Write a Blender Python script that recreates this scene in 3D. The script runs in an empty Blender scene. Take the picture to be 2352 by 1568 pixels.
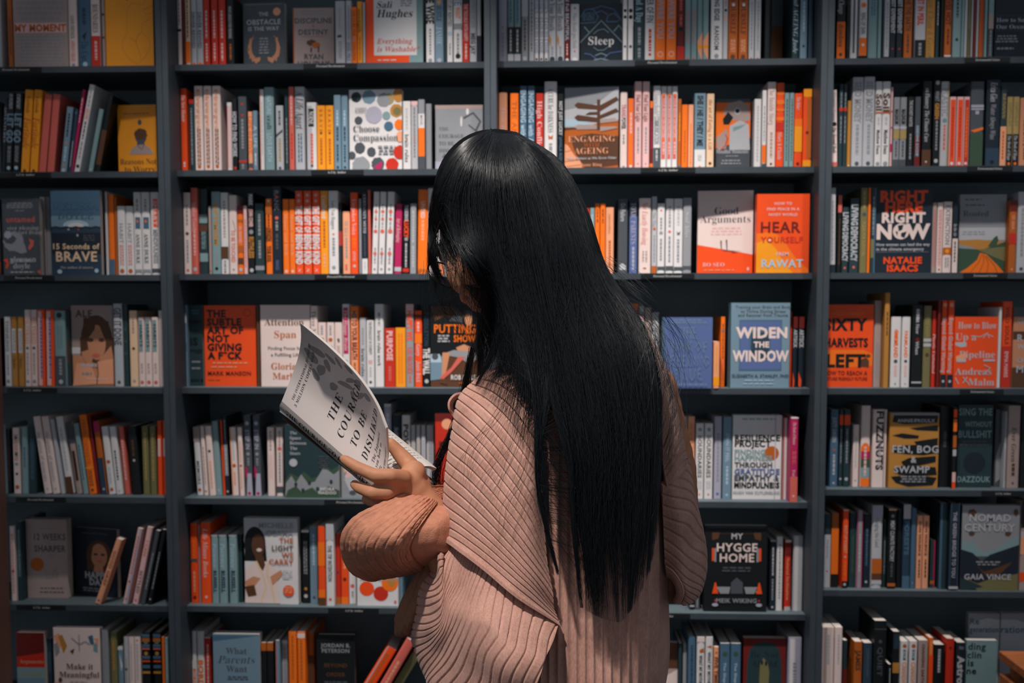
import bpy, math, random
import numpy as np
from mathutils import Vector, Matrix, Euler

R = math.radians
rnd = random.Random(7)
SC = bpy.context.scene
COL = SC.collection

# ------------------------------------------------------------------ camera
FPX = 2333.0                       # focal length in pixels of the 2352 x 1568 frame
CAM = Vector((0.0, -2.8, 1.42))
YAW, PITCH, SHIFT = R(2.2), R(3.9), 95.0
CROT = (Matrix.Rotation(YAW, 3, 'Z') @ Matrix.Rotation(math.pi/2 - PITCH, 3, 'X'))

def at(u, v, Y):
    """the point of the vertical plane y = Y seen at photo position (u, v)"""
    d = CROT @ Vector(((u-1176)/FPX, -(v-784-SHIFT)/FPX, -1.0))
    return CAM + d*((Y-CAM.y)/d.y)

cam_data = bpy.data.cameras.new('camera')
cam = bpy.data.objects.new('camera', cam_data)
COL.objects.link(cam)
cam.location = CAM
cam.rotation_euler = (math.pi/2-PITCH, 0, YAW)
cam_data.sensor_width = 36
cam_data.lens = FPX/2352*36
cam_data.shift_y = SHIFT/2352
cam_data.clip_start = 0.05
cam_data.dof.use_dof = True
cam_data.dof.focus_distance = 1.33
cam_data.dof.aperture_fstop = 6.5
SC.camera = cam

# ------------------------------------------------------------------ colours and materials
def lin(h):
    out = []
    for i in (0, 2, 4):
        c = int(h[i:i+2], 16)/255
        out.append(c/12.92 if c <= .04045 else ((c+.055)/1.055)**2.4)
    return tuple(out) + (1.0,)

PAL = dict(w='d9d5d6', pw='e3cdc8', lg='b4b4ba', g='8e9096', dg='4a4f56', k='14181b', o='f2721c', a='f0981f',
           ob='b55d22', v='ee4f1c', r='c4301f', m='6d1f1c', br='5a3a28', b='708a9c', sb='476680', B='2b3f52',
           n='1c2733', t='7e999d', dt='263b40', p='e9a07c', s='cf6358', pp='e2b5b4', c='e6c3a2', kh='a8905a',
           ol='75704a', pb='566899', lv='a9a6b8', mg='b3235a', tn='b9803a', gn='3a5240', pg='a8938f', sk='c98a68',
           y='e8b23a', lb='a9c0d0')
CNAME = dict(w='white', pw='pinkish white', lg='light grey', g='grey', dg='dark grey', k='black', o='orange',
             a='amber', ob='orange brown', v='vermilion', r='red', m='dark red', br='brown', b='blue grey',
             sb='steel blue', B='dark blue', n='navy', t='teal grey', dt='dark teal', p='peach', s='coral',
             pp='pale pink', c='cream', kh='khaki', ol='olive', pb='periwinkle', lv='lavender grey', mg='magenta',
             tn='tan', gn='dark green', pg='pinkish grey', sk='peach', y='yellow', lb='pale blue')
_mats = {}

def bsdf(m):
    m.use_nodes = True
    return m.node_tree.nodes['Principled BSDF']

def print_mat(code):
    """printed card cover: slight mottling and a satin finish"""
    if code in _mats:
        return _mats[code]
    m = bpy.data.materials.new('print_'+CNAME[code].replace(' ', '_'))
    b = bsdf(m)
    nt = m.node_tree
    n = nt.nodes.new('ShaderNodeTexNoise'); n.inputs['Scale'].default_value = 9; n.inputs['Detail'].default_value = 3
    tc = nt.nodes.new('ShaderNodeTexCoord')
    hs = nt.nodes.new('ShaderNodeHueSaturation'); hs.inputs['Color'].default_value = lin(PAL[code])
    mr = nt.nodes.new('ShaderNodeMapRange'); mr.inputs['To Min'].default_value = .9; mr.inputs['To Max'].default_value = 1.1
    nt.links.new(tc.outputs['Object'], n.inputs['Vector'])
    nt.links.new(n.outputs['Fac'], mr.inputs['Value'])
    nt.links.new(mr.outputs['Result'], hs.inputs['Value'])
    nt.links.new(hs.outputs['Color'], b.inputs['Base Color'])
    b.inputs['Roughness'].default_value = .42
    b.inputs['Specular IOR Level'].default_value = .35
    _mats[code] = m
    return m

def solid(name, hexa, rough=.5, spec=.4, noise=0.0, scale=20, bump=0.0, metallic=0.0, stretch=None):
    if name in _mats:
        return _mats[name]
    m = bpy.data.materials.new(name)
    b = bsdf(m)
    b.inputs['Base Color'].default_value = lin(hexa)
    b.inputs['Roughness'].default_value = rough
    b.inputs['Specular IOR Level'].default_value = spec
    b.inputs['Metallic'].default_value = metallic
    if noise or bump:
        nt = m.node_tree
        tc = nt.nodes.new('ShaderNodeTexCoord')
        n = nt.nodes.new('ShaderNodeTexNoise'); n.inputs['Scale'].default_value = scale; n.inputs['Detail'].default_value = 5
        src = tc.outputs['Object']
        if stretch:
            mp = nt.nodes.new('ShaderNodeMapping'); mp.inputs['Scale'].default_value = stretch
            nt.links.new(src, mp.inputs['Vector']); src = mp.outputs['Vector']
        nt.links.new(src, n.inputs['Vector'])
        if noise:
            hs = nt.nodes.new('ShaderNodeHueSaturation'); hs.inputs['Color'].default_value = lin(hexa)
            mr = nt.nodes.new('ShaderNodeMapRange'); mr.inputs['From Min'].default_value = .3; mr.inputs['From Max'].default_value = .7
            mr.inputs['To Min'].default_value = 1-noise; mr.inputs['To Max'].default_value = 1+noise
            nt.links.new(n.outputs['Fac'], mr.inputs['Value']); nt.links.new(mr.outputs['Result'], hs.inputs['Value'])
            nt.links.new(hs.outputs['Color'], b.inputs['Base Color'])
        if bump:
            bp = nt.nodes.new('ShaderNodeBump'); bp.inputs['Strength'].default_value = bump; bp.inputs['Distance'].default_value = .002
            nt.links.new(n.outputs['Fac'], bp.inputs['Height']); nt.links.new(bp.outputs['Normal'], b.inputs['Normal'])
    _mats[name] = m
    return m

def page_mat():
    if 'page_edges' in _mats:
        return _mats['page_edges']
    m = bpy.data.materials.new('page_edges'); b = bsdf(m); nt = m.node_tree
    tc = nt.nodes.new('ShaderNodeTexCoord'); n = nt.nodes.new('ShaderNodeTexNoise')
    mp = nt.nodes.new('ShaderNodeMapping'); mp.inputs['Scale'].default_value = (900, 900, 3)
    n.inputs['Scale'].default_value = 1
    cr = nt.nodes.new('ShaderNodeValToRGB')
    cr.color_ramp.elements[0].color = lin('a39a93'); cr.color_ramp.elements[1].color = lin('d8cfc8')
    nt.links.new(tc.outputs['Object'], mp.inputs['Vector']); nt.links.new(mp.outputs['Vector'], n.inputs['Vector'])
    nt.links.new(n.outputs['Fac'], cr.inputs['Fac']); nt.links.new(cr.outputs['Color'], b.inputs['Base Color'])
    b.inputs['Roughness'].default_value = .85; b.inputs['Specular IOR Level'].default_value = .1
    _mats['page_edges'] = m
    return m

# ------------------------------------------------------------------ mesh building
class MB:
    def __init__(self):
        self.v, self.f, self.m, self.mats = [], [], [], []
    def slot(self, mat):
        if mat not in self.mats:
            self.mats.append(mat)
        return self.mats.index(mat)
    def add(self, verts, faces, mat):
        k, s = len(self.v), self.slot(mat)
        self.v.extend(verts)
        for f in faces:
            self.f.append(tuple(i+k for i in f)); self.m.append(s)
    def box(self, x0, x1, y0, y1, z0, z1, mat):
        self.add([(x0,y0,z0),(x1,y0,z0),(x1,y1,z0),(x0,y1,z0),(x0,y0,z1),(x1,y0,z1),(x1,y1,z1),(x0,y1,z1)],
                 [(0,3,2,1),(4,5,6,7),(0,1,5,4),(1,2,6,5),(2,3,7,6),(3,0,4,7)], mat)
    def grid(self, P, mat, close_u=False, flip=False):
        """P: array (n, m, 3)"""
        n, m = P.shape[:2]
        fs = []
        for i in range(n-1):
            for j in range(m if close_u else m-1):
                q = (i*m+j, i*m+(j+1) % m, (i+1)*m+(j+1) % m, (i+1)*m+j)
                fs.append(q[::-1] if flip else q)
        self.add([tuple(p) for p in P.reshape(-1, 3)], fs, mat)
    def build(self, name, parent=None, smooth=False, bevel=0):
        me = bpy.data.meshes.new(name)
        me.from_pydata(self.v, [], self.f)
        for mt in self.mats:
            me.materials.append(mt)
        me.polygons.foreach_set('material_index', self.m)
        if smooth:
            me.polygons.foreach_set('use_smooth', [True]*len(self.f))
        me.update()
        o = bpy.data.objects.new(name, me)
        COL.objects.link(o)
        if parent is not None:
            o.parent = parent
        if bevel:
            md = o.modifiers.new('bevel', 'BEVEL'); md.width = bevel; md.segments = 2; md.limit_method = 'ANGLE'
        return o

def tag(o, label=None, cat=None, group=None, kind=None):
    if label: o['label'] = label
    if cat: o['category'] = cat
    if group: o['group'] = group
    if kind: o['kind'] = kind
    return o

def empty(name, loc=(0, 0, 0), rot=None, parent=None):
    o = bpy.data.objects.new(name, None)
    o.empty_display_size = .05
    COL.objects.link(o)
    o.location = loc
    if rot: o.rotation_euler = rot
    if parent is not None: o.parent = parent
    return o

# ------------------------------------------------------------------ lettering (default font and its own fallbacks)
def _shift(s, up, lo, dig=None):
    out = []
    for ch in s:
        if 'A' <= ch <= 'Z': out.append(chr(up+ord(ch)-65))
        elif 'a' <= ch <= 'z': out.append(chr(lo+ord(ch)-97))
        elif dig and '0' <= ch <= '9': out.append(chr(dig+ord(ch)-48))
        else: out.append(ch)
    return ''.join(out)

_text = {}
def glyphs(style, s):
    """vertices (x, y) and faces of a line of text, capitals one unit high; style s sans, B bold sans, S serif, T thin serif, I bold italic serif, J italic serif"""
    key = (style, s)
    if key in _text:
        return _text[key]
    body, off, shear = s, 0.0, 0.0
    if style in 'S': body = _shift(s, 0x1D400, 0x1D41A, 0x1D7CE)
    elif style in 'TR': body, off = _shift(s, 0x1D400, 0x1D41A, 0x1D7CE), -.009
    elif style == 'I': body, shear = _shift(s, 0x1D400, 0x1D41A, 0x1D7CE), .22
    elif style == 'J': body, off, shear = _shift(s, 0x1D400, 0x1D41A, 0x1D7CE), -.012, .25
    elif style == 'B': off = .022
    elif style == 'X': off = .045
    c = bpy.data.curves.new('lettering', 'FONT')
    c.body = body; c.size = 1; c.resolution_u = 2; c.offset = off; c.shear = shear
    if style in 'BX': c.space_character = 1.08
    if style == 'R': c.space_character = 1.16
    o = bpy.data.objects.new('lettering', c)
    COL.objects.link(o)
    ev = o.evaluated_get(bpy.context.evaluated_depsgraph_get())
    me = ev.to_mesh()
    vs = np.array([v.co[:2] for v in me.vertices]) / .7 if len(me.vertices) else np.zeros((0, 2))
    fs = [tuple(p.vertices) for p in me.polygons]
    ev.to_mesh_clear()
    bpy.data.objects.remove(o); bpy.data.curves.remove(c)
    w = 1.0
    if len(vs):
        vs[:, 0] -= vs[:, 0].min()
        w = vs[:, 0].max()
    _text[key] = (vs, fs, w)
    return _text[key]
# ------------------------------------------------------------------ room and bookcases
paint = solid('slate_paint', '3b434b', rough=.5, spec=.35, noise=.06, scale=30, bump=.05)
paint_in = solid('slate_paint_inner', '75838a', rough=.8, spec=.1, noise=.04, scale=30)  # same slate, colour lightened to lift the dark shelf interiors
paint_b = solid('slate_board', '48545a', rough=.6, spec=.25, noise=.06, scale=30)  # lighter copy of the slate, brightens shadowed board undersides
floor_m = solid('dark_floor', '3a3836', rough=.5, noise=.15, scale=6)
wall_m = solid('dark_wall', '3c4347', rough=.8, noise=.05, scale=4)

fb = MB(); fb.box(-4, 4, -5.5, .6, -.05, 0, floor_m)
tag(fb.build('floor'), kind='structure')
wb = MB(); wb.box(-4, 4, .3, .4, 0, 3.4, wall_m)
tag(wb.build('wall_back'), kind='structure')

EDGE = {0: (152, 145, 137, 132), 1: (394, 389, 384, 381), 2: (631, 628.5, 627, 626), 3: (889.5, 890.5, 891, 892),
        4: (1141, 1146, 1151, 1125), 5: (1389, 1394.5, 1407, 1357)}
XMID = (180, 750, 1500, 2120)
ZB = {}
for r, ys in EDGE.items():
    for c in range(4):
        ZB[r, c] = at(XMID[c], ys[c], 0).z
for c in range(4):
    ZB[-1, c] = ZB[0, c]+.305
    ZB[6, c] = ZB[5, c]-.308
    ZB[7, c] = ZB[6, c]-.31
UP = [(at(a, 784, -.05).x, at(b, 784, -.05).x) for a, b in ((372, 400), (1112, 1142), (1874, 1902))]
BAYX = [(UP[0][0]-.86, UP[0][0], UP[0][1]), None, None, None]
bays = [((UP[0][0]+UP[0][1])/2-.9, (UP[0][0]+UP[0][1])/2), ((UP[0][0]+UP[0][1])/2, (UP[1][0]+UP[1][1])/2),
        ((UP[1][0]+UP[1][1])/2, (UP[2][0]+UP[2][1])/2), ((UP[2][0]+UP[2][1])/2, (UP[2][0]+UP[2][1])/2+.9)]
BT = .0165
BAYLAB = ['dark slate bookcase bay on the far left beside the brown panel', 'dark slate bookcase bay with the orange title cover, second from the left',
          'dark slate bookcase bay behind the reader, with the blue cover', 'dark slate bookcase bay on the far right above the wooden crate']
ztop = ZB[-1, 1]+.04
for c, (x0, x1) in enumerate(bays):
    t = .0165
    root = tag(empty('bookcase', ((x0+x1)/2, 0, 0)), BAYLAB[c], 'bookcase', 'bays of the slate bookcase')
    ox = (x0+x1)/2
    for a, b in ((x0+.0003, x0+t), (x1-t, x1-.0003)):
        m = MB(); m.box(a-ox, b-ox, -.05, .245, 0, ztop, paint); m.build('side_panel', root, bevel=.0012)
    m = MB(); m.box(x0-ox+t, x1-ox-t, .232, .244, 0, ztop, paint_in); m.build('back_panel', root)
    for r in range(-1, 8):
        z = ZB[r, c]
        m = MB(); m.box(x0-ox+t+.0005, x1-ox-t-.0005, 0, .231, z-BT, z, paint_b)
        m.slot(paint); m.m[2] = 1          # front edge keeps the unlightened slate
        m.build('shelf', root)
    m = MB(); m.box(x0-ox+t+.0005, x1-ox-t-.0005, .02, .04, 0, .08, paint); m.build('plinth', root)
# brown end panel of the neighbouring unit at the left border of the view
bx = at(3, 784, -.07).x
bm = MB(); bm.box(bx-.03, bx, -.30, -.07, 0, ztop, solid('brown_panel', '6b4a3f', rough=.5, noise=.12, scale=6, stretch=(8, 8, .6)))
tag(bm.build('end_panel', bevel=.002), 'dark brown wooden end panel standing at the left border before the bookcase', 'panel')

# ------------------------------------------------------------------ shelf edge labels
SL = [('Personal Development', 0, -20, 95, 152, 5, 68), ('Personal Development', 1, 697, 820, 146, 726, 792),
      ('Personal Development', 2, 1458, 1583, 139, 1487, 1555), ('Environmental Science', 3, 2216, 2320, 133, 2240, 2296),
      ('A-Z by Author', 0, -10, 117, 394, 36, 80), ('A-Z by Author', 1, 715, 835, 390, 752, 795),
      ('A-Z by Author', 2, 1472, 1597, 384, 1511, 1557), ('Environmental Science', 3, 2222, 2326, 381, 2245, 2302),
      ('Personal Development', 0, 8, 125, 630, 35, 97), ('Personal Development', 1, 723, 843, 629, 751, 815),
      ('Personal Development', 2, 1472, 1595, 627, 1500, 1566), ('Environmental Science', 3, 2213, 2314, 626, 2236, 2290),
      ('A-Z by Author', 0, 17, 131, 889, 53, 95), ('A-Z by Author', 1, 722, 843, 891, 750, 795),
      ('Environmental Science', 3, 2205, 2305, 892, 2229, 2283),
      ('Personal Development', 0, 37, 151, 1141, 63, 124), ('Personal Development', 1, 745, 855, 1146, 772, 836),
      ('A-Z by Author', 3, 2255, 2359, 1125, 2285, 2322),
      ('A-Z by Author', 0, 38, 151, 1389, 75, 116), ('A-Z by Author', 1, 754, 870, 1394, 792, 834),
      ('A-Z by Author', 2, 1478, 1585, 1407, 1508, 1547)]
lab_k = solid('label_black', '16191c', rough=.4)
lab_w = solid('label_white', 'c9c9c9', rough=.5)
ROWN = ['top', 'second', 'third', 'fourth', 'fifth', 'sixth', 'bottom']
BAYN = ['leftmost', 'second', 'third', 'rightmost']
for s, c, a, b, y, ta, tb in SL:
    r = min(EDGE, key=lambda k: abs(EDGE[k][c]-y))
    z = ZB[r, c]
    xa, xb = at(a, y+6, -.001).x, at(b, y+6, -.001).x
    m = MB(); m.box(-(xb-xa)/2, (xb-xa)/2, -.0014, 0, -.0132, -.0002, lab_k)
    vs, fs, w = glyphs('J', s)
    xt0, xt1 = at(ta, y+6, -.001).x, at(tb, y+6, -.001).x
    k = (xt1-xt0)/w
    h = .0062
    m.add([(xt0-(xa+xb)/2+p[0]*k, -.0017, -.0094+p[1]*h) for p in vs], fs, lab_w)
    o = m.build('shelf_label')
    o.location = ((xa+xb)/2, -.0004, z-.0016)
    kind = {'P': 'personal development', 'A': 'author order', 'E': 'environmental science'}[s[0]]
    tag(o, f'black {kind} label on the edge of the {ROWN[r]} shelf, {BAYN[c]} bay', 'label', 'black shelf edge labels')

# ------------------------------------------------------------------ books
pagem = page_mat()
LAYER = .00008

class Face:
    """print on a flat face: u, v in 0..1 (v downwards) of a w x h rectangle whose lower left corner is (x0, y, z0)"""
    def __init__(self, mb, x0, y, z0, w, h):
        self.mb, self.x0, self.y, self.z0, self.w, self.h, self.k = mb, x0, y, z0, w, h, 1
    def poly(self, pts, code):
        y = self.y-LAYER*self.k; self.k += 1
        self.mb.add([(self.x0+min(1, max(0, u))*self.w, y, self.z0+(1-min(1, max(0, v)))*self.h) for u, v in pts], [tuple(range(len(pts)))[::-1]], print_mat(code))
    def rect(self, u0, v0, u1, v1, code):
        self.poly([(u0, v0), (u1, v0), (u1, v1), (u0, v1)], code)
    def ell(self, u, v, ru, rv, code, n=22, wob=0):
        self.poly([(u+ru*math.cos(2*math.pi*i/n)*(1+wob*math.sin(3*i+u*40)), v+rv*math.sin(2*math.pi*i/n)*(1+wob*math.cos(2*i+v*30))) for i in range(n)], code)
    def line(self, code, wd, pts):
        """a drawn line of width wd (share of the height)"""
        y = self.y-LAYER*self.k; self.k += 1
        P = [Vector((u*self.w, (1-v)*self.h)) for u, v in pts]
        vs = []
        for i, p in enumerate(P):
            d = (P[min(i+1, len(P)-1)]-P[max(i-1, 0)]).normalized()
            n = Vector((-d.y, d.x))*wd*self.h/2
            for q in (p+n, p-n):
                vs.append((self.x0+min(self.w, max(0, q.x)), y, self.z0+min(self.h, max(0, q.y))))
        self.mb.add(vs, [(2*i, 2*i+1, 2*i+3, 2*i+2) for i in range(len(P)-1)], print_mat(code))
    def text(self, st, anchor, u, v, ch, code, s, maxw=.94):
        vs, fs, w = glyphs(st, s)
        if not len(vs): return
        k = ch*self.h
        kx = k
        lim = maxw*self.w if anchor == 'c' else (1-u-.03)*self.w if anchor == 'l' else (u-.03)*self.w
        if w*k > lim: kx = lim/w
        if kx < k*.72: k = kx/.72
        off = {'c': -w*kx/2, 'l': 0, 'r': -w*kx}[anchor]
        y = self.y-LAYER*self.k; self.k += 1
        X, Z = self.x0+u*self.w+off, self.z0+(1-v)*self.h-k/2
        self.mb.add([(X+p[0]*kx, y, Z+p[1]*k) for p in vs], fs, print_mat(code))
    def spine_text(self, st, a, b, code, s, size=.6, cx=.5):
        vs, fs, w = glyphs(st, s)
        if not len(vs): return
        L = (b-a)*self.h
        k = size*self.w
        kx = min(max(L/w, .45*k), 1.5*k)
        if w*kx > L*1.02:
            kx = L/w; k = min(k, kx/.5)
        y = self.y-LAYER*self.k; self.k += 1
        Zt = self.z0+(1-a)*self.h-(L-w*kx)/2
        X = self.x0+self.w*cx-k*.5
        self.mb.add([(X+p[1]*k, y, Zt-p[0]*kx) for p in vs], fs, print_mat(code))
    def dashes(self, u0, v0, u1, v1, n, code, along_v=False, fill=.55):
        """lines of print too small to read"""
        y = self.y-LAYER*self.k; self.k += 1
        vs, fs = [], []
        for i in range(n):
            p, q = (v0, v1) if along_v else (u0, u1)
            if not along_v:
                sh = rnd.uniform(0, .12)*(q-p); p, q = p+sh, q-sh
            unit = (.035 if along_v else .09)
            while p < q:
                e = min(q, p+rnd.uniform(.5, 1.5)*unit)
                if along_v:
                    a = u0+(u1-u0)*(i+.5-fill/2)/n; b = u0+(u1-u0)*(i+.5+fill/2)/n
                    R4 = (a, p, b, e)
                else:
                    a = v0+(v1-v0)*(i+.5-fill/2)/n; b = v0+(v1-v0)*(i+.5+fill/2)/n
                    R4 = (p, a, e, b)
                k = len(vs)
                for u, v in ((R4[0], R4[1]), (R4[2], R4[1]), (R4[2], R4[3]), (R4[0], R4[3])):
                    vs.append((self.x0+u*self.w, y, self.z0+(1-v)*self.h))
                fs.append((k+3, k+2, k+1, k))
                p = e+unit*.28
        self.mb.add(vs, fs, print_mat(code))

def shell(mb, outer, tb, h, code):
    """folded cover: outer is the outline seen from above (open polyline), tb its thickness"""
    n = len(outer)
    inner = []
    for i in range(n):
        d = Vector(outer[min(i+1, n-1)])-Vector(outer[max(i-1, 0)])
        d.normalize()
        inner.append((outer[i][0]-d.y*tb*-1, outer[i][1]+d.x*tb*-1))
    vs = [(p[0], p[1], z) for z in (0, h) for p in list(outer)+inner]
    N = 2*n
    fs = []
    for i in range(n-1):
        fs += [(i, i+1, N+i+1, N+i), (n+i+1, n+i, N+n+i, N+n+i+1), (N+i, N+i+1, N+n+i+1, N+n+i), (i+1, i, n+i, n+i+1)]
    fs += [(0, N, N+n, n), (n-1, 2*n-1, N+2*n-1, N+n-1)]
    mb.add(vs, fs, print_mat(code))

def mk_book(w, h, depth, code, face_out=False, hard=False, items=(), side=None):
    """meshes of a book in its own frame: x across, y into the shelf, z up, origin under the middle of its front"""
    cover = MB()
    if face_out:
        th = depth; tb = .0022 if hard else .0006
        r = min(.004 if hard else .002, th*.4)
        ol = [(w/2, 0), (-w/2+r, 0)]
        for i in range(1, 5):
            a = math.pi/2*i/5
            ol.append((-w/2+r-r*math.sin(a), r-r*math.cos(a)))
        ol += [(-w/2, r), (-w/2, th-r), (-w/2+r, th), (w/2, th)]
        shell(cover, ol, tb, h, code)
        g = .003 if hard else .0005
        pg = MB(); pg.box(-w/2+tb+.0015, w/2-g-.0004, tb+.0001, th-tb-.0001, g+.0004, h-g-.0004, pagem)
        F = Face(cover, -w/2, 0, 0, w, h)
    else:
        tb = .0022 if hard else .0007
        tb = min(tb, w*.2)
        r = .0028 if hard else .0016
        ol = [(w/2, depth), (w/2, r*1.5)]
        for i in range(1, 7):
            a = math.pi*i/7
            ol.append((w/2*math.cos(a)*(1-.04*math.sin(a))+0, r*1.5-r*1.5*math.sin(a)**.6))
        ol += [(-w/2, r*1.5), (-w/2, depth)]
        shell(cover, ol, tb, h, code)
        g = .0035 if hard else .0008
        pg = MB(); pg.box(-w/2+tb+.0001, w/2-tb-.0001, r*1.5+tb, depth-g-.0005, g, h-g, pagem)
        F = Face(cover, -w/2*.97, 0, 0, w*.97, h)
    for it in items:
        t = it.split()
        k = t[0]
        if not face_out:
            if k == '~':      # ~ a b colour [lines]
                n = int(t[4]) if len(t) > 4 else 1
                F.dashes(.22, float(t[1]), .78, float(t[2]), n, t[3], True, .55 if n > 1 else .5)
            elif k == 'R': F.rect(0, float(t[1]), 1, float(t[2]), t[3])
            elif k == 'H': F.rect(float(t[1]), float(t[2]), float(t[3]), float(t[4]), t[5])
            elif k == 'D':
                rr = float(t[3])*w/h if len(t) > 3 else .3*w/h
                F.ell(.5, float(t[1]), rr*h/w, rr, t[2], 14)
            elif k[0] == 'T':  # Tx a b colour text ; optional size after style letter
                F.spine_text(k[1], float(t[1]), float(t[2]), t[3], ' '.join(t[4:]), float(k[2:] or .62))
            elif k == 'P':
                F.poly([tuple(map(float, q.split(','))) for q in t[2:]], t[1])
        else:
            if k == '~': F.dashes(*map(float, t[1:5]), int(t[5]), t[6])
            elif k == 'R': F.rect(*map(float, t[1:5]), t[5])
            elif k == 'E': F.ell(*map(float, t[1:5]), t[5], wob=float(t[6]) if len(t) > 6 else 0)
            elif k == 'D': F.ell(float(t[1]), float(t[2]), float(t[3])*h/w, float(t[3]), t[4], wob=float(t[5]) if len(t) > 5 else 0)
            elif k == 'P': F.poly([tuple(map(float, q.split(','))) for q in t[2:]], t[1])
            elif k == 'L': F.line(t[1], float(t[2]), [tuple(map(float, q.split(','))) for q in t[3:]])
            elif k[0] == 'T': F.text(k[1], k[2], float(t[1]), float(t[2]), float(t[3]), t[4], ' '.join(t[5:]))
            elif k == 'S':     # print along the spine edge at the left
                pass
    return cover, pg

ORD = ['', 'first', 'second', 'third', 'fourth', 'fifth', 'sixth', 'seventh', 'eighth', 'ninth', 'tenth', 'eleventh',
       'twelfth', 'thirteenth', 'fourteenth', 'fifteenth', 'sixteenth', 'seventeenth', 'eighteenth', 'nineteenth', 'twentieth',
       'twenty-first', 'twenty-second', 'twenty-third', 'twenty-fourth', 'twenty-fifth', 'twenty-sixth', 'twenty-seventh']

def place_cell(r, c, text):
    zb = ZB[r, c]
    yb = (EDGE[r][c] if r in EDGE else 1568)-2
    if r == 6: yb = 1560
    recs = []
    for ln in text.strip().splitlines():
        ln = ln.strip()
        if not ln: continue
        head, _, rest = ln.partition('|')
        parts = [p.strip() for p in head.split('#')]
        t = parts[0].split()
        fl = dict(q.split('=') if '=' in q else (q, '1') for q in t[4:])
        recs.append(dict(x0=float(t[0]), x1=float(t[1]), yt=float(t[2]), col=t[3], fl=fl, label=parts[1] if len(parts) > 1 else None,
                         lm=parts[2] if len(parts) > 2 else None, items=[q.strip() for q in rest.split(';') if q.strip()]))
    bl, br_ = bays[c][0]+.0175, bays[c][1]-.0175
    X = []
    for q in recs:
        fl = q['fl']; fo = 'F' in fl
        Y = float(fl.get('d', 50 if fo else {0: 26, 1: 34, 2: 38, 3: 38, 4: 40}.get(r, 32)))/1000 + (0 if 'd' in fl else rnd.uniform(0, .006))
        if 'd' in fl and Y > 0 and r < 4: Y += .022
        if 'a' in fl: Y = float(fl['a'])/1000
        xa, xb = at(q['x0'], yb, Y).x, at(q['x1'], yb, Y).x
        if Y > -.004: xa, xb = max(xa, bl), min(xb, br_)
        X.append([xa, xb, Y])
    for i in range(len(recs)-1):
        if any(abs(float(recs[k]['fl'].get('l', 0))) > 0 for k in (i, i+1)): continue
        ov = X[i][1]-X[i+1][0]
        if -.0003 < ov < .014:
            if 'F' in recs[i+1]['fl'] and 'F' not in recs[i]['fl']: X[i][1] = X[i+1][0]-.0006
            else: X[i+1][0] = X[i][1]+.0004
    marks = [i for i, q in enumerate(recs) if q['lm']]
    for i, q in enumerate(recs):
        fl = q['fl']
        fo = 'F' in fl
        xa, xb, Y = X[i]
        lean = float(fl.get('l', 0))
        w = max(.0035, xb-xa-.0004)
        xm = (q['x0']+q['x1'])/2
        zt = at(xm+lean, q['yt'], Y).z
        h = zt-zb-.0006
        ang = 0
        if lean:
            dx = at(xm+lean, q['yt'], Y).x-at(xm, yb, Y).x
            ang = math.atan2(dx, h)
            w *= math.cos(ang)*.93
            h = h/math.cos(ang)-w*math.sin(abs(ang))*.5
        else:
            pass
        yaw = R(float(fl.get('y', 0)))
        hard = 'hb' in fl
        if fo:
            depth = float(fl.get('th', 22))/1000
            w /= math.cos(yaw)
        else:
            depth = min(.19, max(.09, h*.64)) * (1.0)
            depth = min(depth, .225-Y)
            if 'dp' in fl: depth = float(fl['dp'])/1000
        z = zb+.0004
        bx_ = (xa+xb)/2
        if ang:
            z += abs(math.sin(ang))*w/2
        tilt = R(float(fl.get('t', 0)))
        if 'z' in fl: z += float(fl['z'])/1000
        if fo: name = 'hardback_book' if hard else 'display_book'
        else: name = 'book'
        pose = ((bx_, Y+abs(math.sin(yaw))*w/2, z), (-tilt, ang, yaw))
        area = (q['x1']-q['x0'])*(min(yb, 1568)-max(0, q['yt']))
        lab = q['label']
        if not lab:
            size = 'slim ' if q['x1']-q['x0'] < 12 else 'thick ' if q['x1']-q['x0'] > 24 else ''
            tx = None
            for it in q['items']:
                tt = it.split()
                if tt[0] == '~' or tt[0][0] == 'T':
                    tx = CNAME[tt[3]]; break
            d = f"{'leaning ' if abs(lean) > 9 else ''}{size}{CNAME[q['col']]} book" + (f' with {tx} lettering' if tx else '')
            if len(d.split()) > 7: d = d.split(' with ')[0]
            best = min(marks, key=lambda m_: abs(m_-i)) if marks else None
            if best is not None and abs(best-i) <= 12:
                n = abs(i-best)
                sd = 'right' if i > best else 'left'
                lab = f"{d}, {'just' if n == 1 else ORD[n]} {sd} of {recs[best]['lm']}"
            else:
                n, m_ = i+1, len(recs)-i
                e = f'{ORD[n]} from left' if n <= m_ else f'{ORD[m_]} from right'
                lab = f"{d}, {e}, {ROWN[r]} shelf, {BAYN[c]} bay"
        PLAN.append((name, pose, (w, h, depth, q['col'], fo, hard, q['items']), lab, f'books on the {ROWN[r]} shelf of the {BAYN[c]} bay', area))

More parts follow.
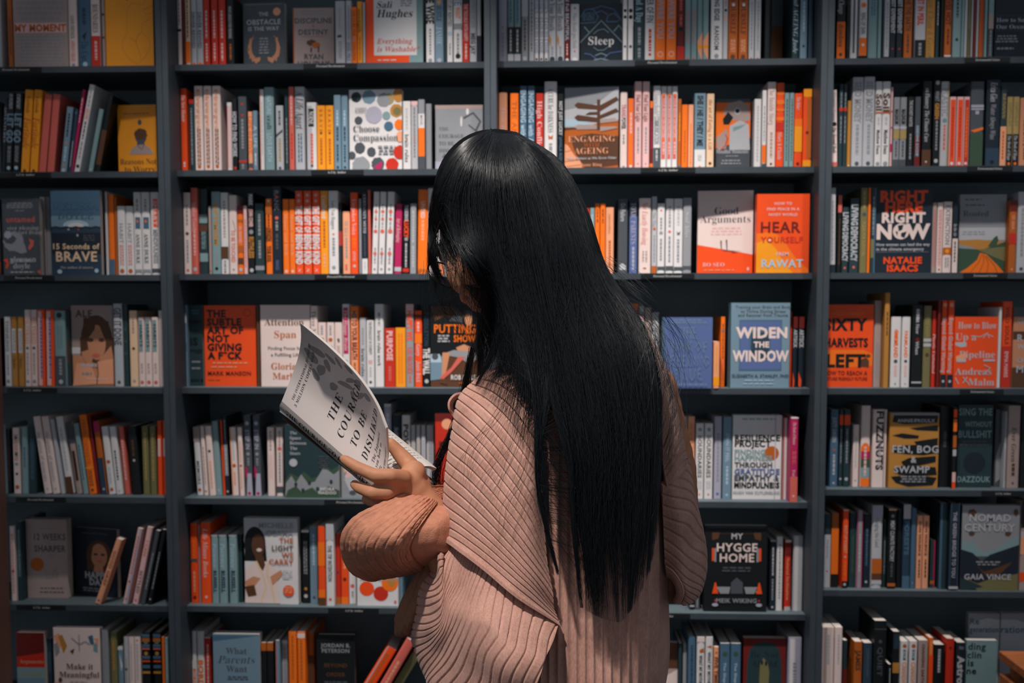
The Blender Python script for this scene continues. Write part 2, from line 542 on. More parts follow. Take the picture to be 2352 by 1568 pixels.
def build_books(limit=300):
    spines = sorted((p[5] for p in PLAN if p[0] == 'book'), reverse=True)
    cut = spines[min(limit, len(spines))-1]
    rest = MB()
    for name, (loc, rot), args, lab, grp, area in PLAN:
        cv, pg = mk_book(*args)
        if name == 'book' and area < cut:
            M = Matrix.Translation(loc) @ Euler(rot).to_matrix().to_4x4()
            for mb in (cv, pg):
                k = len(rest.v)
                rest.v.extend(tuple(M @ Vector(v)) for v in mb.v)
                for f, mi in zip(mb.f, mb.m):
                    rest.f.append(tuple(i+k for i in f)); rest.m.append(rest.slot(mb.mats[mi]))
            continue
        root = empty(name, loc, rot)
        cv.build('cover', root); pg.build('pages', root)
        tag(root, lab, 'book', grp)
    if rest.v:
        tag(rest.build('slim_books'), 'slim books squeezed between the larger ones along all the shelves', 'books', None, 'stuff')
PLAN = []
place_cell(0, 0, """
-14 5 -40 lg | ~ .2 .7 g
20 31 -12 ob | ~ .3 .8 br
33 158 -30 pg F a=24 # grey face-out book printed with lines of small writing and an orange title band # the orange-banded grey cover | ~ .04 .03 .96 .42 6 g ; ~ .04 .5 .96 .97 11 g ; R .03 .44 .97 .56 pp ; TXc .5 .5 .085 ob MY MOMENT
159 179 -45 pw | TS .4 .66 dg GOOD DRINKER ; TS .68 .92 s ADRIAN CHILES ; D .96 g .2
182 210 -42 sb | ~ .3 .5 B ; TT .68 .93 B The Cure ; P n .3,.62 .7,.57 .5,.68 ; D .95 lb .2
211 232 -40 pw | TS .25 .58 dg BOUNDARIES ; R .62 1 r ; ~ .68 .9 pp
236 243 -20 pg | D .3 k .4 ; D .6 br .4
244 354 -30 a F a=24 # plain amber face-out book with a thin line drawing of a figure # the plain amber cover | L ob .004 .95,.02 .8,.22 .55,.2 .45,.3 .45,.45 .45,.58 .35,.66 .36,.78 .5,.9 .65,.96 .8,.88 .93,.75 .92,.65 .75,.55 .78,.45 .98,.38 ; L ob .004 .98,.24 .8,.28 .85,.34 .98,.32 ; L ob .004 .5,.62 .63,.68 .7,.8 .73,.88 ; L ob .004 .63,.68 .68,.6 .75,.57 ; TXc .5 .12 .05 br go
""")
place_cell(0, 1, """
408 418 -40 pw | ~ .2 .5 dg ; R .55 .58 k
419 426 -25 m | ~ .5 .8 br
427 438 -40 c | ~ .2 .66 dg ; R .7 .95 o
440 452 -40 lg | TB .35 .78 dg DRIVER REVIVED ; D .97 o .35
453 467 -40 lg | TB .35 .78 dg DRIVER REVIVED ; D .97 o .35
468 483 -40 r | ~ .33 .66 pp ; ~ .72 .93 pp
486 501 -40 r | ~ .33 .66 pp ; ~ .72 .93 pp
503 519 -40 r | ~ .33 .66 pp ; ~ .72 .93 pp
522 538 -10 k | TB .15 .6 lg MAN'S SEARCH FOR MEANING ; ~ .68 .9 ob
557 655 5 dg F th=24 y=-4 # charcoal face-out book with an orange laurel wreath and orange disc # the laurel wreath cover | R .06 .02 .94 .027 g ; TBc .5 .17 .055 lg THE ; D .82 .14 .06 p ; TBc .5 .29 .075 lg OBSTACLE ; TBc .5 .39 .06 lg IS THE WAY ; E .22 .7 .1 .17 sk .2 ; E .78 .7 .1 .17 sk .2 ; E .3 .66 .1 .15 dg ; E .7 .66 .1 .15 dg ; P sk .22,.84 .42,.82 .4,.88 .3,.92 ; P sk .78,.84 .58,.82 .6,.88 .7,.92 ; ~ .38 .52 .62 .78 6 g ; L sk .008 .1,.72 .15,.6 .26,.5 ; L sk .008 .9,.72 .85,.6 .74,.5 ; TBc .5 .97 .05 lg RYAN HOLIDAY
674 768 18 pg F # pinkish grey face-out book with a small brown horse between dark title lines # the brown horse cover | R 0 0 .03 1 ob ; ~ .1 .03 .9 .12 2 g ; TBc .5 .21 .085 dg DISCIPLINE ; TBc .5 .3 .04 ob IS ; TBc .5 .4 .085 dg DESTINY ; R .2 .47 .8 .475 ob ; E .45 .58 .12 .05 br .2 ; E .56 .62 .1 .05 ob .2 ; P br .42,.66 .46,.66 .45,.74 .42,.74 ; P br .6,.64 .64,.64 .63,.74 .6,.74 ; TBc .5 .81 .085 dg RYAN ; TBc .5 .93 .085 dg HOLIDAY
771 793 2 lg | TS .1 .45 pg COURAGE IS CALLING ; P br .2,.53 .6,.52 .7,.56 .2,.57 ; TS .62 .9 g RYAN HOLIDAY
795 808 1 lg | ~ .08 .6 g ; TS .64 .93 sb DANIEL PRICE
808 820 16 o | TT .05 .5 br THE CURE FOR ; D .55 b .25 ; TT .6 .92 br LONELINESS
821 833 3 a | TS .1 .5 br strength ; ~ .55 .92 ob
834 839 5 lg |
841 972 -32 t F d=14 # teal face-out book with a white panel and orange red spine edge # the white panel cover | R 0 0 .14 1 v ; R 0 .86 .76 .985 v ; R .14 0 .89 .87 w ; TIl .19 .23 .085 k Sali ; ~ .6 .17 .82 .26 3 g ; TIl .19 .34 .1 k Hughes ; TIl .19 .69 .068 s Everything ; TIl .19 .79 .068 s is Washable* ; ~ .18 .915 .55 .945 1 pp
979 998 -40 w | TX.9 .05 .5 k HIVE WISE ; ~ .56 .88 g ; D .95 g .25
999 1019 -40 b | R 0 .2 b ; P a .2,.22 .8,.22 .5,.27 ; TS.75 .28 .47 B HUSTLE ; TS .54 .76 lb JAMIE ; D .95 lv .25
1020 1026 -30 dt |
1027 1040 -40 w z=4 | TB .1 .55 dg A CENTURY RENTED ; D .64 lb .4 ; ~ .76 .9 g
1042 1062 -40 w | TB.8 .08 .28 b THE ; TB.8 .3 .44 o WANT ; R .5 .57 g ; ~ .62 .88 g ; D .9 k .3
1063 1078 -10 r | R 0 .12 n ; TB .12 .66 pp THE TROUBLE WITH HAPPY ; ~ .7 .92 pp
1079 1095 -40 lg | TB .1 .55 g THE DEFINING DECADE ; TX .62 .88 dg MEG JAY
1096 1105 -40 lg | R .65 1 n
""")
place_cell(0, 2, """
1145 1165 -40 lv | D .55 kh .15 ; ~ .62 .92 g
1166 1180 -40 t | ~ .1 .5 sb ; R .55 .88 k ; ~ .58 .86 lg ; R .89 .97 lg
1181 1196 -40 t | ~ .1 .5 sb ; R .55 .88 k ; ~ .58 .86 lg ; R .89 .97 lg
1198 1213 -40 g | R 0 .42 lg ; ~ .46 .85 br ; D .94 lg .3
1215 1227 -40 lg | ~ .2 .85 dg
1228 1237 -40 w | TT.9 .2 .88 pb WHEN . CLOUDS COME ; D .95 k .3
1239 1248 -40 w | TT.9 .2 .88 pb WHEN . CLOUDS COME ; D .95 k .3
1250 1259 -40 w | TT.9 .2 .88 pb WHEN . CLOUDS COME ; D .95 k .3
1260 1277 -40 lg | TS.7 .05 .6 dg Follow Your Breath ; P tn .1,.64 .35,.7 .3,.8 .05,.72 ; ~ .79 .9 g ; D .95 dt .35
1278 1296 -40 lg | TS.7 .05 .6 dg Follow Your Breath ; P tn .1,.64 .35,.7 .3,.8 .05,.72 ; ~ .79 .9 g ; D .95 dt .35
1297 1308 -40 m | TB.75 .1 .72 lb Mind Full BEAUTIFUL ; ~ .76 .9 pp ; D .96 w .35
1310 1330 9 lg | D .07 dg .12 ; TS.5 .15 .75 g When Breath goes Fresh ; D .8 r .1 ; D .95 w .3
1332 1429 8 n F d=24 th=26 # navy face-out book with teal mountain lines around a white sleep title # the navy mountain cover | L sb .016 0,.22 .12,.1 .3,.08 .43,.22 .36,.31 0,.32 ; L sb .016 .62,.3 .66,.2 .8,.16 .95,.26 .88,.3 .64,.3 ; ~ .04 .14 .34 .28 5 sb ; L t .016 0,.64 .5,.28 1,.64 ; L t .016 .1,.38 .22,.48 .14,.54 ; L t .016 .8,.46 .92,.36 1,.44 ; L pb .012 .25,.1 .5,.04 .8,.1 1,.3 ; L pb .012 .35,.16 .5,.12 .65,.18 ; L t .01 .32,.5 .42,.44 .56,.42 .68,.48 ; TSc .5 .61 .135 w Sleep ; L t .01 .32,.72 .42,.77 .56,.77 .66,.72 ; L pb .016 .1,.82 .25,.84 .4,.92 ; L pb .016 .55,.92 .7,.82 1,.79 ; L t .016 .36,.86 .5,.82 .64,.86 ; L t .018 .2,.99 .35,.93 .5,.91 .68,.94 .82,.99
1430 1440 -40 w | R .3 .55 w ; D .35 k .4 ; D .43 k .4 ; D .8 dg .3
1442 1454 -40 w | R .3 .55 w ; D .35 k .4 ; D .43 k .4 ; D .8 dg .3
1456 1480 -40 dt | TS.7 .1 .5 lb Mind A Day ; ~ .56 .78 g ; ~ .82 .95 g
1481 1504 -40 w | TB.8 .05 .5 dg MASTER OF FIN ; ~ .58 .86 r ; D .9 r .15
1505 1528 -40 o | TB.65 .05 .7 lv IF I WERE YOU ; D .9 pp .3 ; D .9 o .22
1530 1553 -40 o | TB.65 .05 .7 lv IF I WERE YOU ; D .9 pp .3 ; D .9 o .22
1554 1572 -40 m | ~ .1 .35 s ; ~ .4 .55 s ; D .58 k .3 ; R .8 .98 r
1573 1586 -30 t | TT .3 .75 s Family Place Love ; D .95 s .2
1587 1600 -30 t | TT .3 .75 s Family Place Love ; D .95 s .2
1601 1613 -30 t | P p 0,.72 1,.6 1,.98 .1,.86 ; R .78 .82 a ; R .98 1 k
1614 1627 -30 t | P p 0,.72 1,.6 1,.98 .1,.86 ; R .78 .82 a ; R .98 1 k
1632 1659 -40 w | TX.42 .05 .48 dg LEADING EDGE ; TB.4 .55 .85 dg RANSOM ; D .93 g .2
1660 1671 -40 lg | D .35 k .3 ; D .45 p .3 ; ~ .1 .3 s
1672 1694 -40 ob | TS.6 .05 .66 m DO YOURSELF ; D .28 w .18 ; ~ .72 .88 p 3 ; D .94 br .25
1696 1717 -40 ob | TS.6 .05 .66 m DO YOURSELF ; D .28 w .18 ; ~ .72 .88 p 3 ; D .94 br .25
1719 1732 -30 lg | ~ .2 .85 g ; D .96 r .15
1733 1747 -30 lg | ~ .2 .85 g ; D .96 r .15
1756 1768 -30 k |
1772 1800 -36 dg y=30 F d=60 th=14 # dark angled book half in shadow, near the right end of the top shelf # the dark angled cover | R 0 .5 1 1 br
1819 1834 -40 dt | TJ.8 .15 .9 lb and AGEING Jude
1837 1853 -30 b | D .8 B .2 ; ~ .2 .6 lb
1856 1866 -30 B |
""")
place_cell(0, 3, """
1920 1941 -40 k | TI.6 .02 .4 lg Climate Change ; H .05 .5 .98 .98 o ; TI.6 .53 .82 br drawdown ; D .92 br .2
1943 1950 10 k | ~ .4 .8 dg
1952 1968 -40 w | H .35 0 .65 .9 dg
1973 1990 -40 w z=13 | D .35 o .35 ; TB.6 .45 .72 dg RING OF SHIN ; R .77 1 o ; D .86 w .2
1993 2014 -40 t | ~ .05 .42 sb 2
2015 2023 -40 t |
2030 2042 -40 lg z=10 | ~ .3 .9 g
2043 2056 -40 n | TX.7 .1 .65 lg BIGGEST EXPERIMENT ; D .85 r .15
2058 2072 -40 n | TX.7 .1 .65 lg BIGGEST EXPERIMENT ; D .85 r .15
2075 2094 -40 ob | TX.6 .05 .62 br FOR SHE THE EARTH ; ~ .66 .9 br
2100 2125 -40 lg | TX.55 .05 .55 r PLANET IN PERIL ; R .74 1 k ; ~ .78 .94 g
2126 2146 -40 tn | TJ.7 .05 .95 ol Nature Clean & Green ; D .97 ol .2
2148 2156 -40 dt | ~ .25 .55 lg
2159 2166 -40 k |
2168 2184 -40 ob | TX.7 .05 .55 m BELIEVES HOT ; ~ .6 .8 m ; R .94 .96 w
2187 2206 -40 t | ~ .2 .45 dt ; D .74 dt .2
2207 2213 -40 t |
2214 2220 -40 lg |
2221 2228 -40 ol | ~ .6 .95 br
2229 2233 -40 lg |
2234 2240 -40 m |
2241 2246 -40 lg |
2247 2258 -40 ob | ~ .2 .9 r
2260 2266 -40 t |
2268 2280 -40 dg | R 0 .4 t ; R .4 .6 pg ; ~ .62 .95 g
2282 2372 -30 n F # dark navy face-out book with small pale lines about oceans # the dark oceans cover | TTl .05 .44 .06 lg How to Save ; TTl .05 .53 .06 lg Our Oceans ; R 0 .38 .95 .384 dg ; R 0 .58 .95 .584 dg ; ~ .03 .64 .62 .75 3 g ; ~ .03 .8 .55 .85 1 g
""")
place_cell(1, 0, """
-10 2 232 dg |
3 11 224 n l=7 | TT.8 .1 .6 lv ADVENTURES
11 27 212 k l=7 | ~ .02 .2 lg 3 ; TX.95 .26 .62 b LET GO ; ~ .66 .86 g 3 ; D .93 lb .28
28 45 212 k l=7 | ~ .02 .2 lg 3 ; TX.95 .26 .62 b LET GO ; ~ .66 .86 g 3 ; D .93 lb .28
46 66 206 a l=11 | TT.5 .08 .28 br Fortitude ; TJ.9 .33 .7 ob Fortitude ; D .97 br .2
67 86 206 a l=11 | TT.5 .08 .28 br Fortitude ; TJ.9 .33 .7 ob Fortitude ; D .97 br .2
87 105 216 s l=15 |
106 124 216 s l=15 | 
137 153 245 b l=16 | ~ .1 .45 n ; D .55 o .15 ; ~ .6 .82 lb ; D .88 o .12 ; D .96 lg .3
155 163 250 B l=17 | D .06 sb .4 ; ~ .5 .9 lg
160 168 205 mg l=29 d=16 | ~ .1 .4 pp
169 183 194 w l=36 d=4 | ~ .06 .26 g ; TS.55 .27 .4 o HOW ; ~ .42 .62 dg ; ~ .65 .85 g ; D .93 k .3
201 213 250 t l=26 d=8 | D .95 lg .2
216 229 218 k l=31.8 d=8 | R .45 .9 br
270 361 240 a F y=-3 a=66 # amber face-out book with a dark bust statue, against the right upright # the amber statue cover | ~ .15 .11 .85 .14 1 ob ; E .58 .25 .05 .04 dg ; E .6 .45 .15 .11 dg ; E .6 .42 .17 .08 br .1 ; P dg .5,.5 .68,.5 .7,.62 .5,.62 ; P pg .3,.71 .36,.63 .5,.57 .7,.57 .85,.63 .92,.71 ; L br .01 .5,.57 .62,.64 .68,.57 ; TTc .52 .81 .085 br Reasons Not ; TTc .56 .92 .085 br to Worry
""")
place_cell(1, 1, """
414 431 203 v | TI.6 .08 .4 w The New Memoir ; ~ .88 .94 w
436 448 228 dt | R 0 .06 r ; ~ .12 .9 g
449 468 197 pw | TT.5 .04 .5 ob C h a n g e s ; ~ .05 .9 p ; ~ .5 .92 dg 2 ; D .94 ob .22
470 488 197 pw | TT.5 .04 .5 ob C h a n g e s ; ~ .05 .9 p ; ~ .5 .92 dg 2 ; D .94 ob .22
490 509 197 pw | TT.5 .04 .5 ob C h a n g e s ; ~ .05 .9 p ; ~ .5 .92 dg 2 ; D .94 ob .22
523 534 235 w | H .05 .05 .2 .95 s ; H .45 .05 .55 .95 s ; H .8 .05 .9 .95 s
535 546 226 k | TX.9 .18 .8 lg HOW TO FIND WORK ; D .95 r .3
549 568 221 dg | D .1 r .15 ; D .25 r .15 ; ~ .3 .7 g ; R .85 .88 r ; ~ .9 .96 g
571 581 256 p | TB.8 .08 .7 o LIFE IN FIVE ; R .86 .94 dg ; D .97 v .3
582 593 254 b | TB.8 .2 .65 lb A LIFE ; ~ .7 .9 w
594 598 262 k |
599 608 205 w | H 0 0 .15 1 p ; ~ .15 .8 lg
609 631 200 t | TB.5 .1 .32 lb NATURE ; TT.5 .34 .5 k craft ; TB.5 .55 .88 lb LOVE EARTH
635 652 242 lg | ~ .08 .3 dg ; P dg 0,.44 .9,.36 .9,.4 0,.48 ; ~ .5 .85 kh ; D .95 dg .2
655 664 218 dt | ~ .3 .9 g
665 677 199 s | ~ .1 .45 pp ; ~ .55 .85 r
679 701 199 lg | TI.8 .05 .5 dg A Life Apart ; ~ .55 .9 sb 2
706 728 235 w | H 0 .05 .55 1 lg ; H .15 .09 .75 .35 k ; TI.6 .12 .32 w NOISE ; ~ .45 .9 s ; D .92 dg .15
729 748 242 a | TB.4 .06 .4 ob B R A V E ; ~ .5 .9 ob ; D .42 br .15
749 767 242 a | TB.4 .06 .4 ob B R A V E ; ~ .5 .9 ob ; D .42 br .15
768 784 218 b | ~ .2 .4 lb ; ~ .42 .6 B ; ~ .65 .88 B ; D .95 B .2
785 800 218 b | ~ .2 .4 lb ; ~ .42 .6 B ; ~ .65 .88 B ; D .95 B .2
802 924 205 w F a=38 th=26 y=-2 # white face-out book scattered with grey, yellow and red watercolour spots # the spotted white cover | D .14 .09 .065 dt .05 ; D .38 .09 .085 b .05 ; D .66 .13 .085 g .06 ; D .75 .12 .07 kh ; D .68 .14 .07 g .05 ; E .94 .07 .1 .09 tn ; D .9 .26 .08 tn .05 ; D .91 .27 .05 ol ; D .47 .31 .105 lv .03 ; D .18 .375 .05 dg .05 ; D .71 .32 .05 t .05 ; D .75 .45 .058 sb .04 ; E .95 .43 .09 .065 o .05 ; E .97 .58 .08 .07 p .05 ; E .96 .77 .12 .085 r .05 ; D .81 .92 .08 r .05 ; D .54 .91 .08 dg .08 ; P mg .46,.95 .62,.88 .62,.95 .55,.99 ; D .22 .93 .11 g .07 ; D .2 .71 .065 dg .06 ; D .42 .76 .055 dg .06 ; D .05 .8 .045 dg .05 ; D .12 .09 .03 k .1 ; TTl .12 .23 .03 dg JAMES ; TTl .12 .265 .03 dg KIRBY ; TSl .08 .475 .075 dg Choose ; TSl .08 .585 .075 dg Compassion ; ~ .52 .68 .9 .8 3 g
926 944 232 w | ~ .1 .42 lg ; TB.5 .48 .88 dg brain rules ; D .55 ob .12
945 960 232 lg | R 0 .06 pp ; D .1 r .2 ; D .16 g .15 ; D .22 r .12 ; D .28 g .15 ; D .34 g .2 ; D .4 ob .15 ; D .46 g .15 ; D .53 o .2 ; D .6 ob .18 ; D .68 g .15 ; D .74 r .15 ; ~ .08 .8 g
961 976 228 g | R .2 .4 w ; TB.4 .22 .36 g MINE ; R .4 .8 o ; R .8 1 dg
978 992 238 g d=22 hb |
1000 1109 241 g F d=18 # grey face-out copy of the held book, beside the middle upright # the grey copy cover | R 0 0 1 .06 pg ; E .68 .1 .03 .05 w ; E .55 .25 .02 .08 w ; L dg .03 .6,.2 .8,.12 .95,.25 .85,.4 ; L dg .02 .7,.3 .95,.45 .8,.52 ; TTl .08 .36 .05 dg THE ; TTl .08 .47 .055 dg COURAGE ; TTl .08 .58 .055 dg TO BE ; TTl .08 .69 .055 dg DISLIKED ; R 0 .86 1 1 lv ; ~ .1 .74 .8 .8 2 dg
""")
place_cell(1, 2, """
1146 1165 212 p | TT.6 .2 .75 pp How to Be A
1172 1191 214 o | TB.6 .1 .8 ob THE ANGER
1194 1210 197 sb | TB.75 .05 .9 lb ENGAGING with AGEING
1212 1228 197 sb | TB.75 .05 .9 lb ENGAGING with AGEING
1231 1248 214 r | TS.7 .1 .75 pp High Conflict
1250 1279 187 w hb | TT.45 .08 .58 dg A CURE for DARKNESS ; P ob .3,.6 .5,.63 .7,.6 .66,.66 .5,.65 .34,.66 ; ~ .7 .9 g
1281 1294 215 k | TX.6 .1 .55 lg NOT JUST LUCKY ; TB.5 .57 .92 sb JAMILA RIZVI
1297 1420 199 br F a=34 th=20 y=-5 # brown face-out book with a signpost under a pale sky # the signpost cover | R 0 0 1 .48 lg ; P g 0,0 1,0 .6,.2 0,.27 ; P lb 0,.38 .5,.4 .4,.46 0,.46 ; P ob 0,.52 .3,.5 .6,.44 1,.4 1,1 0,1 ; P br .1,.6 .5,.56 1,.6 1,.95 .4,1 .2,.8 ; P p 0,.68 .06,.7 .18,.82 .3,.9 .34,1 0,1 ; L ob .008 0,.78 .14,.76 ; L ob .008 0,.9 .26,.88 ; L ob .008 0,.96 .3,.94 ; R .6 .15 .66 .52 br ; P br .18,.21 .24,.18 .6,.22 .6,.27 .24,.25 ; P br .66,.22 .96,.12 1,.16 .66,.29 ; P br .18,.36 .24,.33 .6,.37 .6,.42 .24,.4 ; P br .38,.33 .46,.3 .6,.3 .6,.33 ; P br .66,.34 .96,.26 1,.3 .66,.38 ; P pg .18,.48 .24,.45 .6,.46 .6,.51 .24,.51 ; P pg .66,.39 .94,.38 1,.42 .66,.44 ; P pg .66,.48 .94,.48 1,.5 .66,.54 ; TTc .5 .625 .075 p ENGAGING ; TTc .5 .7 .05 ob WITH ; TTc .5 .77 .075 p AGEING ; TBc .5 .86 .03 lg What Matters as We Grow Older ; TTc .5 .94 .04 p Anne Ring
1424 1440 211 pw | TB.6 .16 .32 mg TRANS ; TX.6 .33 .48 dg POWER ; ~ .55 .68 g ; D .97 g .2
1441 1456 226 s | H .15 0 .75 .97 o ; ~ .2 .5 pp ; D .96 w .2
1457 1473 187 pp | TS.6 .15 .46 m Find Your Light ; ~ .52 .82 g ; D .94 s .12
1475 1491 187 pp | TS.6 .15 .46 m Find Your Light ; ~ .52 .82 g ; D .94 s .12
1492 1499 232 m | R 0 .1 o ; ~ .3 .7 mg ; R .92 .97 o
1500 1516 197 w | TJ.8 .06 .35 g Household ; TX.7 .36 .7 g COMMUNICATION ; R .745 1 dg ; ~ .77 .9 lg
1517 1530 198 w | H .1 .09 .8 .88 s ; TB.5 .14 .62 pp YOUR BRAIN ON NATURE ; D .64 o .2 ; ~ .67 .82 pp ; D .11 o .25
1531 1542 198 w | H .1 .09 .8 .88 s ; TB.5 .14 .62 pp YOUR BRAIN ON NATURE ; D .64 o .2 ; ~ .67 .82 pp ; D .11 o .25
1543 1555 198 w | H .1 .09 .8 .88 s ; TB.5 .14 .62 pp YOUR BRAIN ON NATURE ; D .64 o .2 ; ~ .67 .82 pp ; D .11 o .25
1556 1564 227 ob | ~ .2 .6 a ; R .95 1 sb
1565 1579 240 o | ~ .4 .9 ob
1580 1592 240 p | ~ .3 .95 o
1594 1620 214 b | TX.5 .03 .7 k SHE / HE / THEY / ME ; R .745 1 w ; TB.4 .82 .9 g IOLA ; D .97 o .1
1622 1639 215 c | TI.5 .08 .75 ob the art of Eating is a Gift ; D .93 br .22
1643 1722 228 dg F d=46 th=12 z=1 # face-out book painted with a pink bird on orange, behind two wrapped books # the pink bird cover | P o 0,.05 1,.05 1,.55 0,.7 ; P pg .2,.2 .35,.06 .7,.02 .95,.1 1,.3 .8,.32 .5,.3 ; P k .2,.28 .35,.18 .5,.26 .38,.36 .22,.36 ; D .62 .17 .05 lg ; D .62 .17 .03 k ; P s .7,.35 .95,.3 .95,.38 .75,.38 ; P lg .4,.38 .7,.3 .95,.36 1,.72 .4,.72 ; P t .5,.4 .9,.35 .7,.42 .5,.46 ; P pg 0,.55 .3,.42 .35,.5 .3,.7 .05,.72 ; L r .015 .28,.5 .34,.56 .28,.66 .15,.72 ; TSc .48 .74 .055 lg Mindful Moments ; ~ .25 .79 .7 .82 1 g ; ~ .15 .85 .75 .93 2 g
1731 1747 227 w | ~ .1 .9 lg
1749 1759 207 w | ~ .2 .65 g ; R .7 .93 o ; R .94 1 dg
1761 1780 188 pw | TS.6 .06 .5 pg The Inside Story ; ~ .58 .88 pg ; D .95 br .15
1781 1799 190 v | R .1 .14 o ; R .2 .25 o ; R .3 .33 o ; R .4 .44 o ; R .46 .56 r ; TS.5 .58 .9 pp Mary & Claude
1800 1811 213 t | ~ .08 .9 gn
1812 1822 213 t | ~ .08 .9 gn
1823 1841 214 v | TI.5 .05 .22 pp Tim Baker ; R .34 .44 o ; R .44 .78 a ; D .94 m .22
1843 1862 204 v | R 0 .1 a ; H .45 .12 1 .88 ob ; D .55 m .2 ; R .9 1 a
""")
place_cell(1, 3, """
1910 1924 206 pw l=-1 d=2 | TI.6 .04 .4 g Growing Young ; D .44 k .4 ; TI.6 .48 .82 k The Second Body ; R .93 .98 s
1925 1934 193 dt | ~ .1 .3 g ; R .28 .32 r ; ~ .38 .7 g
1935 1943 193 dt | ~ .1 .3 g ; R .28 .32 r ; ~ .38 .7 g
1945 1953 231 tn | D .96 w .2
1955 1980 177 lg | TX.6 .05 .5 g SEED MONEY ; ~ .52 .85 g ; D .95 dg .2
1981 2006 176 lg | TX.6 .05 .5 g SEED MONEY ; ~ .52 .85 g ; D .95 dg .2
2008 2023 187 w | TX.8 .13 .35 br Soil ; R .35 .37 ob ; ~ .41 .5 lg ; TB.5 .56 .84 dg Matthew Evans ; D .95 g .3
2024 2042 187 w | TX.8 .13 .35 br Soil ; R .35 .37 ob ; ~ .41 .5 lg ; TB.5 .56 .84 dg Matthew Evans ; D .95 g .3
2043 2048 200 pp | D .3 mg .4 ; D .5 mg .4 ; R .7 .8 mg
2050 2064 223 g | TX.6 .17 .38 k MAGNUM ; R .41 .45 lg ; R .46 .59 kh ; ~ .62 .85 dg ; R .88 .98 dg
2065 2080 223 g | TX.6 .17 .38 k MAGNUM ; R .41 .45 lg ; R .46 .59 kh ; ~ .62 .85 dg ; R .88 .98 dg
2082 2097 222 k | TB.5 .05 .42 lg THE RICHEST HUNTER ; ~ .52 .88 g
2099 2112 222 dg | R .55 .8 m ; TB.5 .4 .88 lb AIRBORNE GOODBYE ; R .84 1 m
2116 2137 186 k | TI.5 .08 .32 lg on Flannery ; TI.5 .34 .7 lg The Climate Cure ; R .79 .98 br ; D .93 lg .12
2141 2157 184 k | D .03 lg .3 ; TB.6 .12 .24 g WHAT ; TX.6 .26 .44 tn GREEN ; ~ .46 .8 g ; D .92 lg .3
2158 2176 187 lg | TB.8 .08 .4 g PLASTIC ; ~ .5 .8 s ; D .45 b .3 ; H .86 0 1 1 kh
2178 2193 222 pp | H .12 .04 .88 .98 v ; ~ .15 .85 r ; D .94 w .25
2195 2210 222 pp | H .12 .04 .88 .98 v ; ~ .15 .85 r ; D .94 w .25
2211 2224 222 pp | H .12 .04 .88 .98 r ; ~ .15 .85 o ; D .94 w .25
2226 2256 187 dg d=14 | R .27 .3 lv ; R .31 .33 lv ; ~ .34 .38 lv ; P o 0,.57 1,.53 1,.56 .3,.59 ; R .6 1 gn ; E .5 .9 .6 .08 sk
2262 2294 183 n | TI.5 .03 .25 lg Erica Gies ; TI.4 .28 .68 g Water Always Wins ; R .78 .98 B ; D .94 k .15
2295 2309 196 dt | ~ .1 .4 kh 2 ; R .5 1 p ; ~ .56 .9 ob
2310 2323 222 kh | TB.5 .08 .42 ol CAPITALIST ; R .53 .98 k ; TI.6 .55 .9 lg The Book of Hope ; D .95 o .25
2324 2338 222 kh | TB.5 .08 .42 ol CAPITALIST ; R .53 .98 k ; TI.6 .55 .9 lg The Book of Hope ; D .95 o .25
2340 2366 224 sk | D .14 g .25 ; TB.4 .3 .7 br CLIMATE ; ~ .72 .9 br
""")
